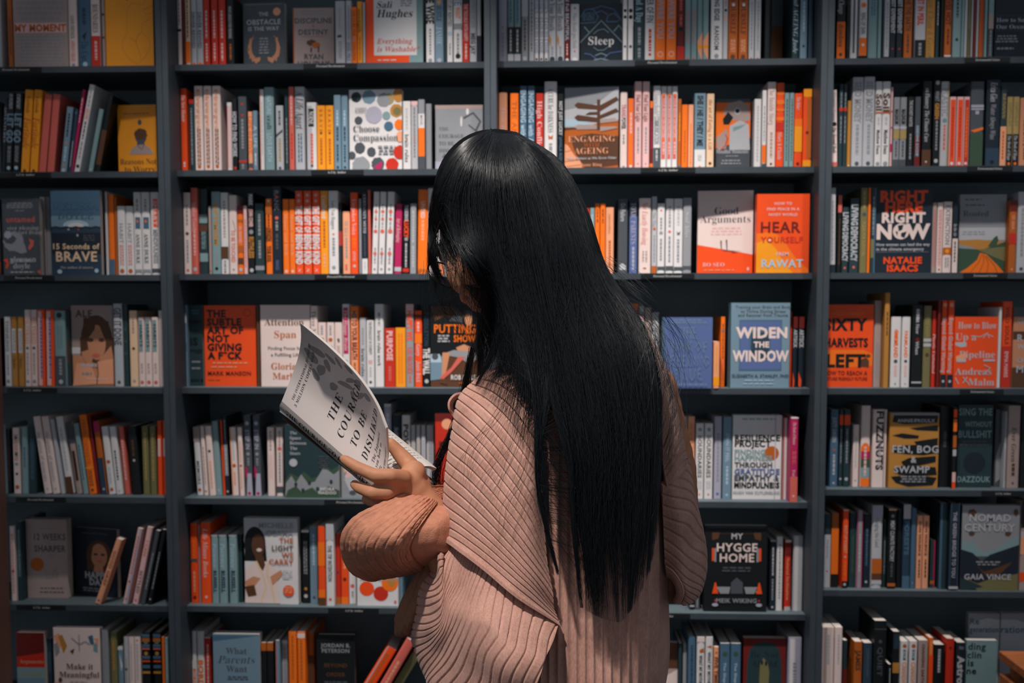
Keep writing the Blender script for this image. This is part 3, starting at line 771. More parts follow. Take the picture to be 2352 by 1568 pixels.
place_cell(2, 0, """
-14 3 458 dg | P o .3,.05 1,.08 .9,.13 .5,.12 ; R .3 .5 w ; ~ .55 .8 lg 2 ; P v .2,.85 1,.82 .9,.98 .3,.98
5 94 455 dg F th=20 a=24 y=-4 # charcoal face-out book with a grey face and red lettering # the charcoal face cover | ~ .08 .05 .9 .13 3 g ; ~ .35 .15 .62 .17 1 g ; TBc .5 .27 .075 s untamed ; TJc .56 .38 .055 lg stop pleasing ; TJc .72 .44 .055 lg start living ; E .3 .56 .28 .13 g .08 ; P g .3,.55 .6,.6 .65,.7 .5,.72 .3,.68 ; E .2 .53 .16 .06 dg .1 ; E .15 .47 .1 .05 lv .2 ; P s .7,.52 .85,.55 .83,.62 .72,.68 .68,.64 .75,.58 ; P v 0,.8 .12,.78 .16,.86 .1,.92 .06,.9 .1,.84 ; TScc .5 .8 .06 lg glennon ; TSc .54 .79 .075 lg glennon ; TSc .5 .875 .075 lg doyle ; ~ .1 .945 .92 .975 1 lg ; P s .9,.95 1,.93 1,1
96 107 452 pw d=40 | H .5 0 .6 1 s ; R 0 .06 w
108 119 452 g d=44 | H .3 0 .4 1 lg
121 234 437 B F a=16 th=18 # steel blue face-out book with a glowing dawn horizon and pale title # the glowing horizon cover | R 0 0 1 .44 sb ; R 0 .3 1 .44 b ; E .5 .4 .36 .09 b ; E .5 .41 .26 .06 lb ; E .5 .42 .16 .04 w ; R 0 .43 1 .5 B ; P n 0,.5 1,.5 1,.75 0,.75 ; L n .02 0,.44 .1,.43 .2,.445 .3,.43 .4,.445 .5,.43 .6,.445 .7,.43 .8,.445 .9,.43 1,.44 ; ~ .62 .52 .9 .6 3 dg ; E .35 .46 .02 .01 lg ; E .53 .53 .02 .015 lg ; E .55 .46 .01 .01 v ; TTc .5 .18 .09 sb MELISSA ; TTc .5 .29 .09 sb DOYLE ; TBc .5 .66 .065 c 15 Seconds of ; TBc .5 .78 .115 c BRAVE ; TTc .5 .91 .03 lg The author of success ; E .15 .96 .05 .025 lb ; E .9 .95 .04 .025 lb
237 250 439 w d=22 | H .3 0 .5 1 lg ; R 0 .01 s
252 265 446 o | R .8 1 sb
266 271 452 ob d=20 |
272 290 473 w | TB.5 .25 .54 g HABIT ; ~ .56 .86 s 2 ; D .94 ob .3
291 309 473 w | TB.5 .25 .54 g HABIT ; ~ .56 .86 s 2 ; D .94 ob .3
310 327 441 w | ~ .08 .22 g ; H .2 .3 .9 .44 sb ; D .35 o .15 ; TS.5 .5 .86 dg ANNE DUKE ; R .93 .97 g
328 347 441 w | ~ .08 .22 g ; H .2 .3 .9 .44 sb ; D .35 o .15 ; TS.5 .5 .86 dg ANNE DUKE ; R .93 .97 g
349 369 441 w | H .3 .08 .85 .42 v ; TX.5 .1 .4 pp SMART ; TX.5 .45 .86 g MINDFULNESS ; R .92 .97 dg
""")
place_cell(2, 1, """
420 440 442 pw | ~ .15 .4 g ; D .5 dg .25 ; ~ .58 .86 g ; D .95 s .2
441 456 431 s | TS.7 .17 .5 pp Mindset Growth ; ~ .5 .78 pp ; D .94 lg .3
458 479 433 dt d=30 | R .3 .4 t ; R .42 .5 br ; ~ .5 .7 t 3 ; R .75 .85 t
481 487 473 pg | D .95 r .3
488 508 440 t | TX.5 .05 .72 tn OPTIMISM ; ~ .74 .88 g ; D .93 k .2
509 526 442 w | ~ .1 .55 pg ; R .66 .81 br ; ~ .83 .95 g ; D .97 r .15
528 546 448 pw | P dg .4,.3 .6,.34 .9,.46 .8,.44 ; TB.5 .44 .85 s TO BE TOUCHED ; D .94 g .15
547 560 472 o | R 0 .12 m ; R .2 .24 ob ; TB.5 .3 .54 pp IN HAND ; R .58 .68 ob ; R .76 .85 br ; D .93 lb .3
561 569 472 pp | ~ .2 .9 s
572 585 442 k | TX.7 .02 .16 w MARK ; TX.8 .2 .42 pp JOHN COMER ; D .48 g .4 ; TX.9 .54 .8 tn RUTHLESS ; D .95 lg .35
587 608 467 dt | ~ .15 .45 g ; ~ .52 .78 g ; R .88 .94 g
612 626 456 o | D .03 w .2 ; R .1 .2 ob ; TX.8 .38 .56 br AWAKEN ; TX.8 .62 .84 br YOUR SOUL ; ~ .2 .38 br
627 648 427 n | TB.5 .05 .28 g RANK ; D .12 v .16 ; D .36 s .2 ; ~ .4 .5 g ; ~ .54 .72 dg ; TB.4 .84 .95 pb FRANCES
651 665 457 o | TT.5 .2 .75 p Happy and Rich ; D .96 pp .25
666 679 457 o | TT.5 .2 .75 p Happy and Rich ; D .96 pp .25
680 697 438 v | D .05 lg .2 ; D .12 lg .2 ; TX.9 .18 .5 w THE GIFT OF ; TX.9 .52 .88 w BEING KIND ; TJ.5 .92 .98 pp S
699 717 438 v | D .05 lg .2 ; D .12 lg .2 ; TX.9 .18 .5 w THE GIFT OF ; TX.9 .52 .88 w BEING KIND ; TJ.5 .92 .98 pp S
719 736 438 v | D .05 lg .2 ; D .12 lg .2 ; TX.9 .18 .5 w THE GIFT OF ; TX.9 .52 .88 w BEING KIND ; TJ.5 .92 .98 pp S
737 755 438 a | TS.6 .06 .33 w Conflicted ; ~ .36 .68 ob ; ~ .75 .92 p
756 778 438 w | TT.4 .12 .46 dg Love You Happen ; D .52 s .12 ; ~ .56 .78 g ; D .92 g .2
779 787 465 k | R .4 .6 r ; ~ .1 .9 dg
788 805 485 p | TT.5 .15 .4 g THE IKIGAI ; ~ .42 .75 g ; H .3 .84 .6 .94 s
806 823 442 v | TT.6 .08 .52 pp Unspoken Voice ; ~ .55 .68 o 2 ; TS.4 .72 .84 pp LEVINE ; D .9 lg .2
825 831 456 g |
832 845 441 n | TS.5 .03 .5 lg CERTAINTY MYTH ; ~ .52 .78 dg ; R .81 1 w ; ~ .85 .95 lg
846 852 436 s |
853 867 440 w l=5 | ~ .15 .5 g ; D .24 s .3 ; D .48 s .35 ; D .33 s .25 ; ~ .68 .88 g ; D .75 s .3 ; D .94 g .2
868 883 440 w l=5 | ~ .15 .5 g ; D .24 s .3 ; D .48 s .35 ; D .33 s .25 ; ~ .68 .88 g ; D .75 s .3 ; D .94 g .2
885 902 440 w l=5 | ~ .15 .5 g ; D .24 s .3 ; D .48 s .35 ; D .33 s .25 ; ~ .68 .88 g ; D .75 s .3 ; D .94 g .2
905 922 468 mg l=3 | TJ.6 .2 .55 pp Art of Belonging ; R .9 .96 lg
924 940 468 k l=2 | TX.5 .02 .24 lg THE SCIENCE ; TX.7 .24 .48 v LUCKY ; D .5 g .3 ; ~ .56 .9 lg ; R .92 .97 r
941 956 467 g l=1 | ~ .1 .55 lg ; ~ .6 .9 lg
958 982 435 o l=2 | TB.4 .14 .34 w UNTIED ; ~ .36 .6 p ; R .94 .98 ob
984 1010 432 w | ~ .2 .8 lg
""")
place_cell(2, 2, """
1338 1354 477 r | ~ .1 .8 m
1355 1365 477 t | ~ .1 .8 lb
1366 1377 467 o | ~ .08 .2 br ; ~ .22 .28 br
1378 1390 467 o | ~ .08 .2 br ; ~ .22 .28 br
1391 1409 476 p | TT.4 .1 .4 ob conversations ; ~ .5 .9 ob
1419 1441 456 dg | TB.5 .06 .3 lg On Failure ; P lg .15,.88 .5,.86 .85,.9 .85,.95 .2,.95
1445 1463 457 pb | R 0 .22 n ; TT.7 .05 .6 lv TOXIC PARENTS ; ~ .64 .95 lv
1467 1494 455 pw | TJ.5 .05 .62 s Not Exactly Housing ; ~ .7 .85 pg 2 ; ~ .92 .95 ob
1496 1508 451 lg | TI.6 .2 .4 g This Tiny ; D .42 ob .3 ; ~ .5 .85 g ; R .9 1 ob
1509 1526 467 w | D .1 s .15 ; ~ .2 .38 g ; D .42 g .25 ; ~ .5 .82 g ; R .9 .95 dg
1528 1546 456 w | ~ .1 .38 g ; D .44 s .2 ; ~ .5 .85 g ; R .9 .96 dg
1547 1567 456 w | ~ .1 .36 lg ; P dg .3,.43 .5,.46 .75,.43 .65,.49 .5,.48 .4,.5 ; ~ .54 .85 g ; R .91 .96 dg
1568 1587 454 g | TJ.6 .18 .52 lg Soul Atlas ; R .9 .95 dg
1602 1728 437 pw F a=46 th=22 y=-4 # white over orange red face-out book with two tiny figures on a slope # the two figures cover | P v 0,.65 1,.77 1,1 0,1 ; TTc .52 .24 .09 dg Good ; TTc .5 .34 .09 dg Arguments ; ~ .22 .43 .82 .54 3 pp ; P dg .415,.62 .44,.62 .445,.71 .43,.71 ; D .428 .61 .01 dg ; P dg .515,.61 .54,.61 .545,.71 .53,.71 ; D .528 .6 .01 dg ; P dg .44,.71 .84,.735 .5,.725 ; P br .6,.74 .75,.745 .65,.75 ; TTl .1 .89 .05 pp BO SEO ; ~ .08 .95 .72 .965 1 p ; E .92 .945 .02 .022 pp
1736 1857 445 v F a=6 th=30 # orange face-out book with a dark four letter word and white author name # the plain orange hear cover | P o 0,.5 .3,.48 .5,.56 .65,.72 .8,.85 1,.96 1,1 0,1 ; P a 0,.62 .2,.58 .38,.7 .5,.84 .7,1 0,1 ; TBc .5 .12 .035 pp HOW TO ; TBc .5 .19 .035 pp FIND PEACE IN A ; TBc .5 .26 .035 pp NOISY WORLD ; TBl .08 .42 .135 m HEAR ; TBl .08 .58 .075 r YOURSELF ; D .25 .585 .014 w ; TBc .5 .76 .045 pp PREM ; TBc .5 .88 .1 lb RAWAT
""")
place_cell(2, 3, """
1904 1919 431 lg l=2 d=4 | ~ .15 .85 g ; R .9 1 n
1922 1931 448 k | R 0 .22 s ; ~ .3 .9 br
1933 1947 475 dt | TX.9 .08 .36 lg LIVING ; TX.9 .38 .82 lg DEMOCRACY ; D .92 s .2
1950 1971 455 dt | TX.7 .08 .36 lg LIVING ; TX.7 .38 .84 lg DEMOCRACY ; D .92 s .16
1974 1990 431 ol | ~ .04 .25 kh ; D .31 dg .3 ; TB.5 .4 .8 kh PLEAS FOR SURVIVAL
1991 1997 431 o |
1998 2009 431 dt | ~ .1 .55 g ; R .6 .82 ol ; H .7 0 1 1 sb
2010 2138 434 n F a=40 th=24 y=-4 # navy face-out book with bold red and white words around a globe # the red and white globe cover | TXc .5 .08 .125 v RIGHT ; TXc .5 .21 .125 v HERE ; TXc .5 .335 .115 pw RIGHT ; TXl .03 .5 .17 pw N ; D .46 .5 .095 pw ; P n .4,.43 .5,.42 .48,.48 .42,.5 ; P n .46,.52 .56,.5 .52,.58 .46,.56 ; P n .36,.5 .4,.5 .4,.56 ; TXr .97 .5 .17 pw W ; TBl .03 .655 .035 lg How women can lead the way ; TBl .03 .71 .035 lg in the climate emergency ; R .02 .745 .95 .748 g ; TXc .5 .845 .075 v NATALIE ; TXc .5 .94 .075 v ISAACS
2139 2149 465 pg | ~ .1 .9 s 2
2150 2163 465 pw | ~ .1 .9 s 2 ; D .95 ob .2
2164 2184 463 pw | TX.5 .05 .6 g EXTINCTION ; R .64 .74 ob ; D .69 a .25 ; ~ .78 .92 g 2
2185 2198 465 n | TI.6 .3 .48 lg In the Air ; R .51 1 pw ; ~ .55 .85 dg
2200 2307 446 g F a=62 th=20 # grey face-out book with an orange ploughed field landscape at its foot # the ploughed field cover | ~ .08 .05 .5 .08 1 dg ; ~ .1 .12 .55 .15 1 dg ; TTc .35 .24 .075 dg Rooted ; ~ .06 .33 .5 .36 1 pg ; R 0 .42 1 .58 lg ; ~ .05 .46 .6 .52 2 g ; P tn 0,.58 .4,.57 1,.6 1,.75 0,.72 ; P g 0,.63 .4,.68 0,.72 ; P gn 0,.68 .5,.7 1,.6 1,1 0,1 ; P gn .62,.66 .75,.55 .82,.52 .85,.58 .8,.66 ; P ol .4,.7 1,.66 1,.85 ; P o .46,.74 .6,.76 .85,.9 1,1 0,1 .2,.93 .4,.83 ; L ob .012 .5,.76 .45,.85 .25,1 ; L ob .012 .53,.76 .55,.86 .45,1 ; L ob .012 .56,.77 .65,.87 .62,1 ; L ob .012 .6,.78 .78,.9 .85,1
2308 2332 460 ob | R 0 .15 m ; TB.4 .2 .4 p OF GAIA ; R .45 .6 r ; D .95 p .12
2334 2356 440 lg | ~ .2 .8 g ; D .95 dg .2
""")
place_cell(3, 0, """
-12 1 730 k | R .9 .96 s
12 27 727 w l=-4 | TX.5 .05 .5 g THINKING ; ~ .55 .85 g ; D .93 g .3
28 42 727 tn l=-4 | H .1 .17 .8 .52 w ; ~ .2 .5 g 2 ; TJ.6 .57 .75 br Clueless
43 57 727 tn l=-4 | H .1 .17 .8 .52 w ; ~ .2 .5 g 2 ; TJ.6 .57 .75 br Clueless
58 71 711 pw l=-3 | TB.7 .1 .45 p FILTERED ; D .5 dg .25 ; ~ .56 .85 pg ; D .94 g .3
72 87 711 pw l=-3 | TB.7 .1 .45 p FILTERED ; D .5 dg .25 ; ~ .56 .85 pg ; D .94 g .3
88 105 711 v l=-3 | H .05 .02 .6 .99 pp ; ~ .1 .9 pb
107 126 711 v l=-3 | H .05 .02 .6 .99 pp ; ~ .1 .9 pb
128 153 713 t | D .06 dt .25 ; ~ .2 .5 b 2 ; R .6 1 dg ; ~ .64 .85 g ; D .94 lg .2
154 167 713 dt d=30 | R .4 .7 br
168 263 701 sk F a=66 th=16 # face-out book with a portrait of a person resting chin on hands # the chin on hands portrait cover | R 0 0 1 .62 pg ; TBl .1 .1 .085 br ALE ; R 0 .52 .25 .6 w ; E .6 .42 .38 .3 br ; P br .2,.4 1,.4 1,.62 .2,.62 ; E .6 .46 .22 .22 sk ; E .45 .43 .08 .025 br ; E .72 .43 .07 .025 br ; P br .3,.15 .6,.16 .56,.3 .34,.45 .26,.5 ; P br .6,.16 .9,.2 .95,.5 .82,.45 .7,.28 ; E .58 .62 .09 .025 s ; P sk .22,.58 .4,.55 .5,.66 .45,.75 .3,.7 ; P sk .95,.5 .75,.62 .65,.68 .75,.78 1,.65 ; P p .1,.72 .45,.72 .6,.98 0,1 ; P p .6,.7 1,.66 1,.98 .6,.98 ; L br .012 .6,.7 .62,.85 .58,.98 ; ~ .2 .71 .6 .78 1 lg ; ~ .2 .82 .5 .88 1 g ; ~ .25 .9 .9 .93 1 pp
264 284 697 lg | TB.8 .05 .5 B GET IT DONE ; ~ .55 .85 lb ; D .95 dg .2
285 297 699 dt d=22 | D .3 gn .3 ; D .45 gn .3 ; D .6 gn .3
300 318 713 c | D .5 br .2 ; ~ .1 .3 pg ; D .93 pg .2
320 334 728 pw | H .1 .04 .75 .5 t ; TB.5 .08 .46 dt HABITS ; TS.4 .62 .86 pg BEN ; D .94 s .3
335 350 728 pw | H .1 .04 .75 .5 t ; TB.5 .08 .46 dt HABITS ; TS.4 .62 .86 pg BEN ; D .94 s .3
351 366 728 pw | H .1 .04 .75 .5 t ; TB.5 .08 .46 dt HABITS ; TS.4 .62 .86 pg BEN ; D .94 s .3
367 377 713 pw | 
""")
place_cell(3, 1, """
421 434 700 b | R .1 .22 lg ; TX.5 .38 .66 sb EVERYTHING ; D .95 k .15
436 468 700 dt F d=34 th=14 # dark teal face-out book with cut off black capitals, at the left upright # the cut off teal cover | ~ .2 .05 .8 .12 2 sb ; TXl .1 .21 .09 k EVERY ; TXl .1 .33 .09 k THING ; TXl .1 .45 .09 k IS ; TXl .1 .57 .09 k F*CKED ; ~ .1 .68 .9 .72 1 g ; ~ .1 .76 .9 .8 1 g ; TBl .1 .93 .05 k MARK M
471 590 701 v F a=54 th=22 # orange face-out book with stacked black capital letters and faint round stamp # the black lettered orange cover | D .84 .09 .05 r ; D .84 .09 .04 v ; TXl .06 .1 .085 k THE ; TXl .06 .203 .085 k SUBTLE ; TXl .06 .306 .085 k ART OF ; TXl .06 .41 .085 k NOT ; TXl .06 .515 .085 k GIVING ; TXl .06 .62 .085 k A F*CK ; ~ .06 .7 .94 .725 1 p ; ~ .06 .75 .7 .775 1 p ; TBl .06 .84 .05 m MARK MANSON ; ~ .06 .91 .3 .93 1 ob
591 598 702 br d=24 |
600 714 700 pw F a=44 th=24 # white face-out book with brown title behind the held open book # the white attention cover | TSc .48 .21 .085 br Attention ; TSc .5 .36 .09 ob Span ; TBc .5 .53 .04 dg Finding Focus for ; TBc .5 .61 .04 dg a Fulfilling Life ; TSc .46 .75 .08 ob Gloria ; TSc .46 .87 .08 ob Mark
715 731 702 pw | TT.6 .06 .5 dg Three Marks
732 750 740 pw | ~ .05 .2 g ; D .27 ob .28 ; TT.5 .36 .5 br ZEN ; ~ .55 .9 pg
752 769 740 pw | ~ .05 .2 g ; D .27 ob .28 ; TT.5 .36 .5 br ZEN ; ~ .55 .9 pg
770 787 740 pw | P dg .3,.26 .6,.24 .7,.3 .5,.32 ; TT.45 .36 .75 pg DON'T WORRY
788 804 698 w | H .12 .04 .85 .6 mg ; TI.5 .07 .56 pp The Happy Brain ; TI.5 .65 .88 dg Gary
806 825 703 o | H .1 .06 .85 .97 p ; TX.6 .06 .66 m HIS TO YOUR BREATH ; ~ .7 .8 ob ; D .92 br .2
827 842 729 lg | ~ .15 .4 g ; TB.5 .45 .85 dg brain rules
843 860 735 w | TB.4 .02 .52 dg THE PSYCHOLOGY OF STUPIDITY ; ~ .6 .66 s 3 ; ~ .7 .85 lg ; D .93 dg .2
862 882 698 w | ~ .1 .26 g ; TB.4 .32 .75 dg brain rules work
884 908 753 r | TX.55 .05 .55 pp PURPOSE ; ~ .65 .9 s
909 932 752 a | ~ .1 .95 o 2
933 951 698 g | R 0 .12 pp ; TX.7 .08 .44 v HAPPY WE ; TX.6 .52 .84 s LEE BROOKS ; ~ .86 .95 s
953 970 713 v | R .05 .09 m ; ~ .15 .27 pp ; R .3 .43 o ; TI.6 .44 .6 pp Gerry ; TI.6 .66 .94 pp Jamie Brick
972 988 699 k | TB.6 .1 .5 B MIDDLETON ; TX.95 .53 .85 w THE WALL ; D .93 lg .3
989 1096 699 br F a=40 th=20 # dark brown face-out book with a man sitting under amber words # the seated man cover | R 0 0 1 .62 k ; P br 0,.02 .5,.02 .9,.2 .3,.14 .1,.2 ; P dg .4,.2 .6,.05 .7,.22 ; E .82 .2 .12 .1 k ; E .82 .13 .11 .06 dg ; E .82 .18 .08 .075 sk ; P k .55,.3 1,.26 1,.62 .6,.55 ; P sk .55,.52 .72,.48 .9,.52 .88,.56 .6,.57 ; P g .25,.6 .5,.55 .95,.57 1,.66 .85,.72 .6,.64 .4,.62 ; P b 0,.65 .25,.62 .3,.9 0,.92 ; P lb 0,.6 .2,.6 .24,.7 0,.7 ; E .1 .63 .07 .04 dg ; P sk .26,.58 .42,.58 .36,.75 .3,.9 .24,.88 ; P s .6,.63 .75,.63 .45,.82 .24,.92 .2,.88 .45,.76 ; P br .2,.9 .38,.9 .36,.97 .2,.95 ; TBl .08 .29 .1 o PUTTING ; TBl .75 .34 .03 o ON A ; TBl .5 .41 .11 o SHOW ; ~ .15 .36 .42 .46 3 lg ; TBl .44 .88 .085 w ROB MILLS ; ~ .58 .94 .95 .96 1 ob
""")
place_cell(3, 2, """
1400 1465 697 o | ~ .2 .6 ob
1467 1478 702 lg | ~ .1 .8 r
1480 1494 706 pg | D .15 br .25 ; ~ .25 .8 br
1496 1512 717 lg | ~ .2 .8 g
1520 1635 728 pb F d=-6 th=20 z=-.3 # periwinkle blue face-out book with thin hand drawn capitals # the periwinkle blue cover | R 0 0 .05 1 sb ; ~ .2 .025 .8 .05 1 b ; ~ .08 .06 .95 .085 1 b ; L b .003 .08,.095 .95,.095 ; L b .009 .35,.15 .65,.15 ; L b .009 .43,.15 .43,.29 ; L b .009 .49,.14 .49,.3 ; L b .009 .57,.14 .57,.3 ; L b .009 .49,.22 .57,.22 ; L b .009 .67,.14 .62,.14 .62,.3 .69,.3 ; L b .009 .62,.22 .67,.22 ; L b .009 .2,.35 .2,.5 .29,.46 .22,.42 .28,.37 .2,.35 ; L b .009 .35,.36 .31,.42 .34,.48 .38,.42 .35,.36 ; L b .009 .45,.36 .41,.42 .44,.48 .48,.42 .45,.36 ; L b .009 .52,.33 .52,.49 ; L b .009 .58,.34 .52,.42 .59,.48 ; L b .009 .72,.35 .67,.42 .71,.48 .77,.42 .72,.35 ; L b .009 .89,.35 .83,.35 .83,.5 ; L b .009 .83,.42 .88,.42 ; L b .009 .25,.54 .17,.55 .17,.68 .13,.68 ; L b .009 .17,.61 .24,.6 ; L b .009 .36,.54 .3,.54 .3,.68 .37,.68 ; L b .009 .3,.61 .35,.61 ; L b .009 .47,.54 .41,.54 .41,.68 .48,.68 ; L b .009 .41,.61 .46,.61 ; L b .009 .53,.53 .53,.68 .6,.67 ; L b .009 .65,.54 .65,.68 ; L b .009 .71,.68 .71,.54 .79,.68 .79,.54 ; L b .009 .93,.57 .88,.54 .84,.62 .88,.69 .93,.64 .89,.63 ; L b .009 .27,.72 .27,.87 .36,.83 .29,.79 .35,.75 .27,.72 ; L b .009 .43,.72 .43,.87 .5,.86 ; L b .009 .55,.72 .55,.84 .6,.88 .65,.84 .65,.72 ; L b .009 .79,.72 .72,.72 .72,.87 .8,.87 ; L b .009 .72,.79 .77,.79 ; ~ .1 .93 .95 .955 1 b
1638 1652 784 p d=-2 | ~ .1 .7 a ; R .75 .95 a
1654 1664 727 o d=16 | ~ .1 .6 br ; D .2 sb .3 ; ~ .6 .9 s
1674 1812 695 b F a=24 th=32 # blue grey face-out book with nested window frames behind white capitals # the nested window cover | R 0 0 .02 1 dt ; TBc .55 .05 .035 dg Training your Brain and Body ; TBc .55 .1 .035 dg to Thrive During Stress ; TBc .55 .145 .035 dg and Recover from Trauma ; R .16 .2 .87 .8 sb ; R .18 .22 .85 .78 pb ; R .33 .33 .69 .68 sb ; R .36 .35 .66 .66 B ; TXc .53 .35 .12 pw WIDEN ; TXc .53 .49 .065 pw THE ; TXc .52 .625 .12 pw WINDOW ; TBc .52 .86 .035 B ELIZABETH A. STANLEY, PHD ; ~ .2 .905 .8 .925 1 lb ; ~ .15 .945 .85 .962 1 lb
1813 1817 716 v d=30 |
1818 1830 727 n | R 0 .16 m ; TX.8 .18 .44 lg ARTSICK ; P v 0,.78 .4,.9 .3,1 0,1
1833 1845 727 n | R 0 .16 m ; TX.8 .18 .44 lg ARTSICK ; P v 0,.78 .6,.9 .5,1 0,.98
""")
place_cell(3, 3, """
1898 2003 699 v F a=44 th=16 y=-2 # vermilion face-out book with an amber band and stamped black capitals # the amber band harvest cover | P o 0,.55 .8,.55 1,.6 1,.74 0,.78 ; TBc .45 .11 .035 o PHILIP LYMBERY ; TXc .4 .24 .14 k SIXTY ; TXc .42 .46 .14 k HARVESTS ; TXc .42 .68 .15 k LEFT ; P br .74,.75 .76,.66 .86,.64 .92,.68 .92,.76 ; E .9 .62 .05 .02 br ; TBc .42 .83 .05 m HOW TO REACH A ; TBc .42 .9 .05 m NATURE FRIENDLY FUTURE
2005 2022 690 pg d=26 | ~ .5 .9 g 3
2024 2040 672 tn d=4 | ~ .2 .45 br
2044 2067 727 w | TX.3 .18 .42 v HARVEST ; TX.4 .2 .58 o FARMLAND ; D .63 dg .2 ; ~ .68 .85 pp ; D .95 g .1
2069 2088 727 w | TX.4 .2 .58 o FARMLAND ; D .63 dg .2 ; ~ .68 .85 pp ; D .95 g .1
2092 2116 700 k | ~ .05 .2 lg ; TB.35 .07 .35 lg If Not Now ; D .42 m .2 ; TB.35 .44 .6 lg When ; R .93 .95 lg
2118 2136 702 ol | TS.5 .1 .38 kh UNITED NATION ; R .4 .44 lg ; R .46 .5 lg ; D .6 br .25
2138 2147 713 r | TI.7 .3 .82 pp Plastic Unlimited
2150 2157 690 m d=14 |
2159 2172 690 v | D .05 p .35 ; TB.7 .2 .83 lg Beyond Global Warming ; R .85 1 n ; D .93 lg .25
2174 2188 690 v | D .05 p .35 ; TB.7 .2 .83 lg Beyond Global Warming ; R .85 1 n ; D .93 lg .25
2189 2288 727 v F a=36 th=18 # orange red face-out book with grey hands and slab serif words # the grey handed orange cover | TSl .08 .12 .1 lg How to Blow ; TSl .02 .28 .1 lg Up a ; P lg .02,.36 .28,.36 .28,.42 .14,.43 .02,.4 ; TSr .95 .53 .1 lg Pipeline ; L lg .012 .38,.27 .6,.28 .72,.24 .9,.28 ; L lg .012 .66,.3 .76,.22 .8,.3 ; P p .04,.56 .28,.5 .28,.64 .06,.64 ; R .06 .6 .28 .64 lg ; TSl .03 .77 .1 lg Andreas ; R .68 .6 .95 .63 lg ; L lg .015 .7,.68 .85,.72 .72,.8 ; TSr .95 .92 .1 lg Malm ; L lg .014 .04,.86 .12,.95 ; L lg .014 .22,.94 .32,.85 ; L lg .014 .22,.85 .36,.95
2289 2297 705 w d=10 hb |
2298 2320 692 v | TB.4 .06 .5 m WILD SOULS ; R .52 1 r ; TB.4 .58 .88 pp EMMA MARRIS
2323 2372 705 sk F d=24 # brown misty face-out book with spaced white capitals at the right border # the misty brown cover | R 0 .0 1 .12 dg ; R 0 .75 1 1 br ; R 0 .3 1 .4 br ; TBl .2 .17 .085 lg CROW ; TBl .2 .38 .085 lg R ; TBl .2 .49 .06 lg W ; TBl .2 .66 .055 lg CH ; TBl .2 .77 .085 lg M
""")
place_cell(4, 0, """
12 18 975 t l=-7 |
19 27 985 k l=-5 | ~ .3 .8 m
32 49 982 pw l=-5 | ~ .1 .5 ob 2 ; D .15 dg .2 ; D .4 dg .25 ; D .55 g .25 ; D .7 br .2 ; D .9 ob .3
51 65 980 t l=-3 | ~ .3 .6 sb
67 84 975 dt l=-3 | ~ .2 .8 sb 2
102 119 956 pw l=-27.5 | TT.5 .2 .84 g the power of moments ; D .94 lg .2
121 138 956 pw l=-27.5 | TT.5 .2 .84 g the power of moments ; D .94 lg .2
140 149 962 lg l=-26.5 d=44 |
154 171 956 w l=-27.5 | ~ .15 .7 lg ; R .78 1 br
176 190 968 pg l=-24.8 | R 0 .3 dg ; H .2 .4 .75 .82 br ; ~ .42 .8 k ; D .93 g .2
191 203 972 t l=-23.9 | ~ .3 .8 sb
205 223 952 o l=-25 | TB.5 .06 .62 ob PERFECTIONISTS ; R .66 .68 a ; ~ .7 .9 br 2 ; D .95 br .2
225 231 955 m l=-23.8 | ~ .2 .8 mg
233 247 967 ob l=-20.5 | R 0 .15 mg ; R .5 1 B ; D .93 lg .2
250 266 979 w l=-18.8 | D .52 ob .3 ; ~ .6 .85 lg ; D .93 ob .28
267 283 979 w l=-17.5 | ~ .35 .8 dg ; D .95 lg .2
287 299 979 s l=-16 | ~ .2 .8 pp
304 326 978 k l=-14 | D .5 lg .15 ; ~ .2 .45 br
329 345 978 ol l=-5 | ~ .1 .8 kh
346 361 978 ol l=-4 | ~ .1 .8 kh
363 374 966 v l=-3 | H .1 .24 .7 .48 pp
375 386 966 v l=-3 | H .1 .24 .7 .48 pp
""")
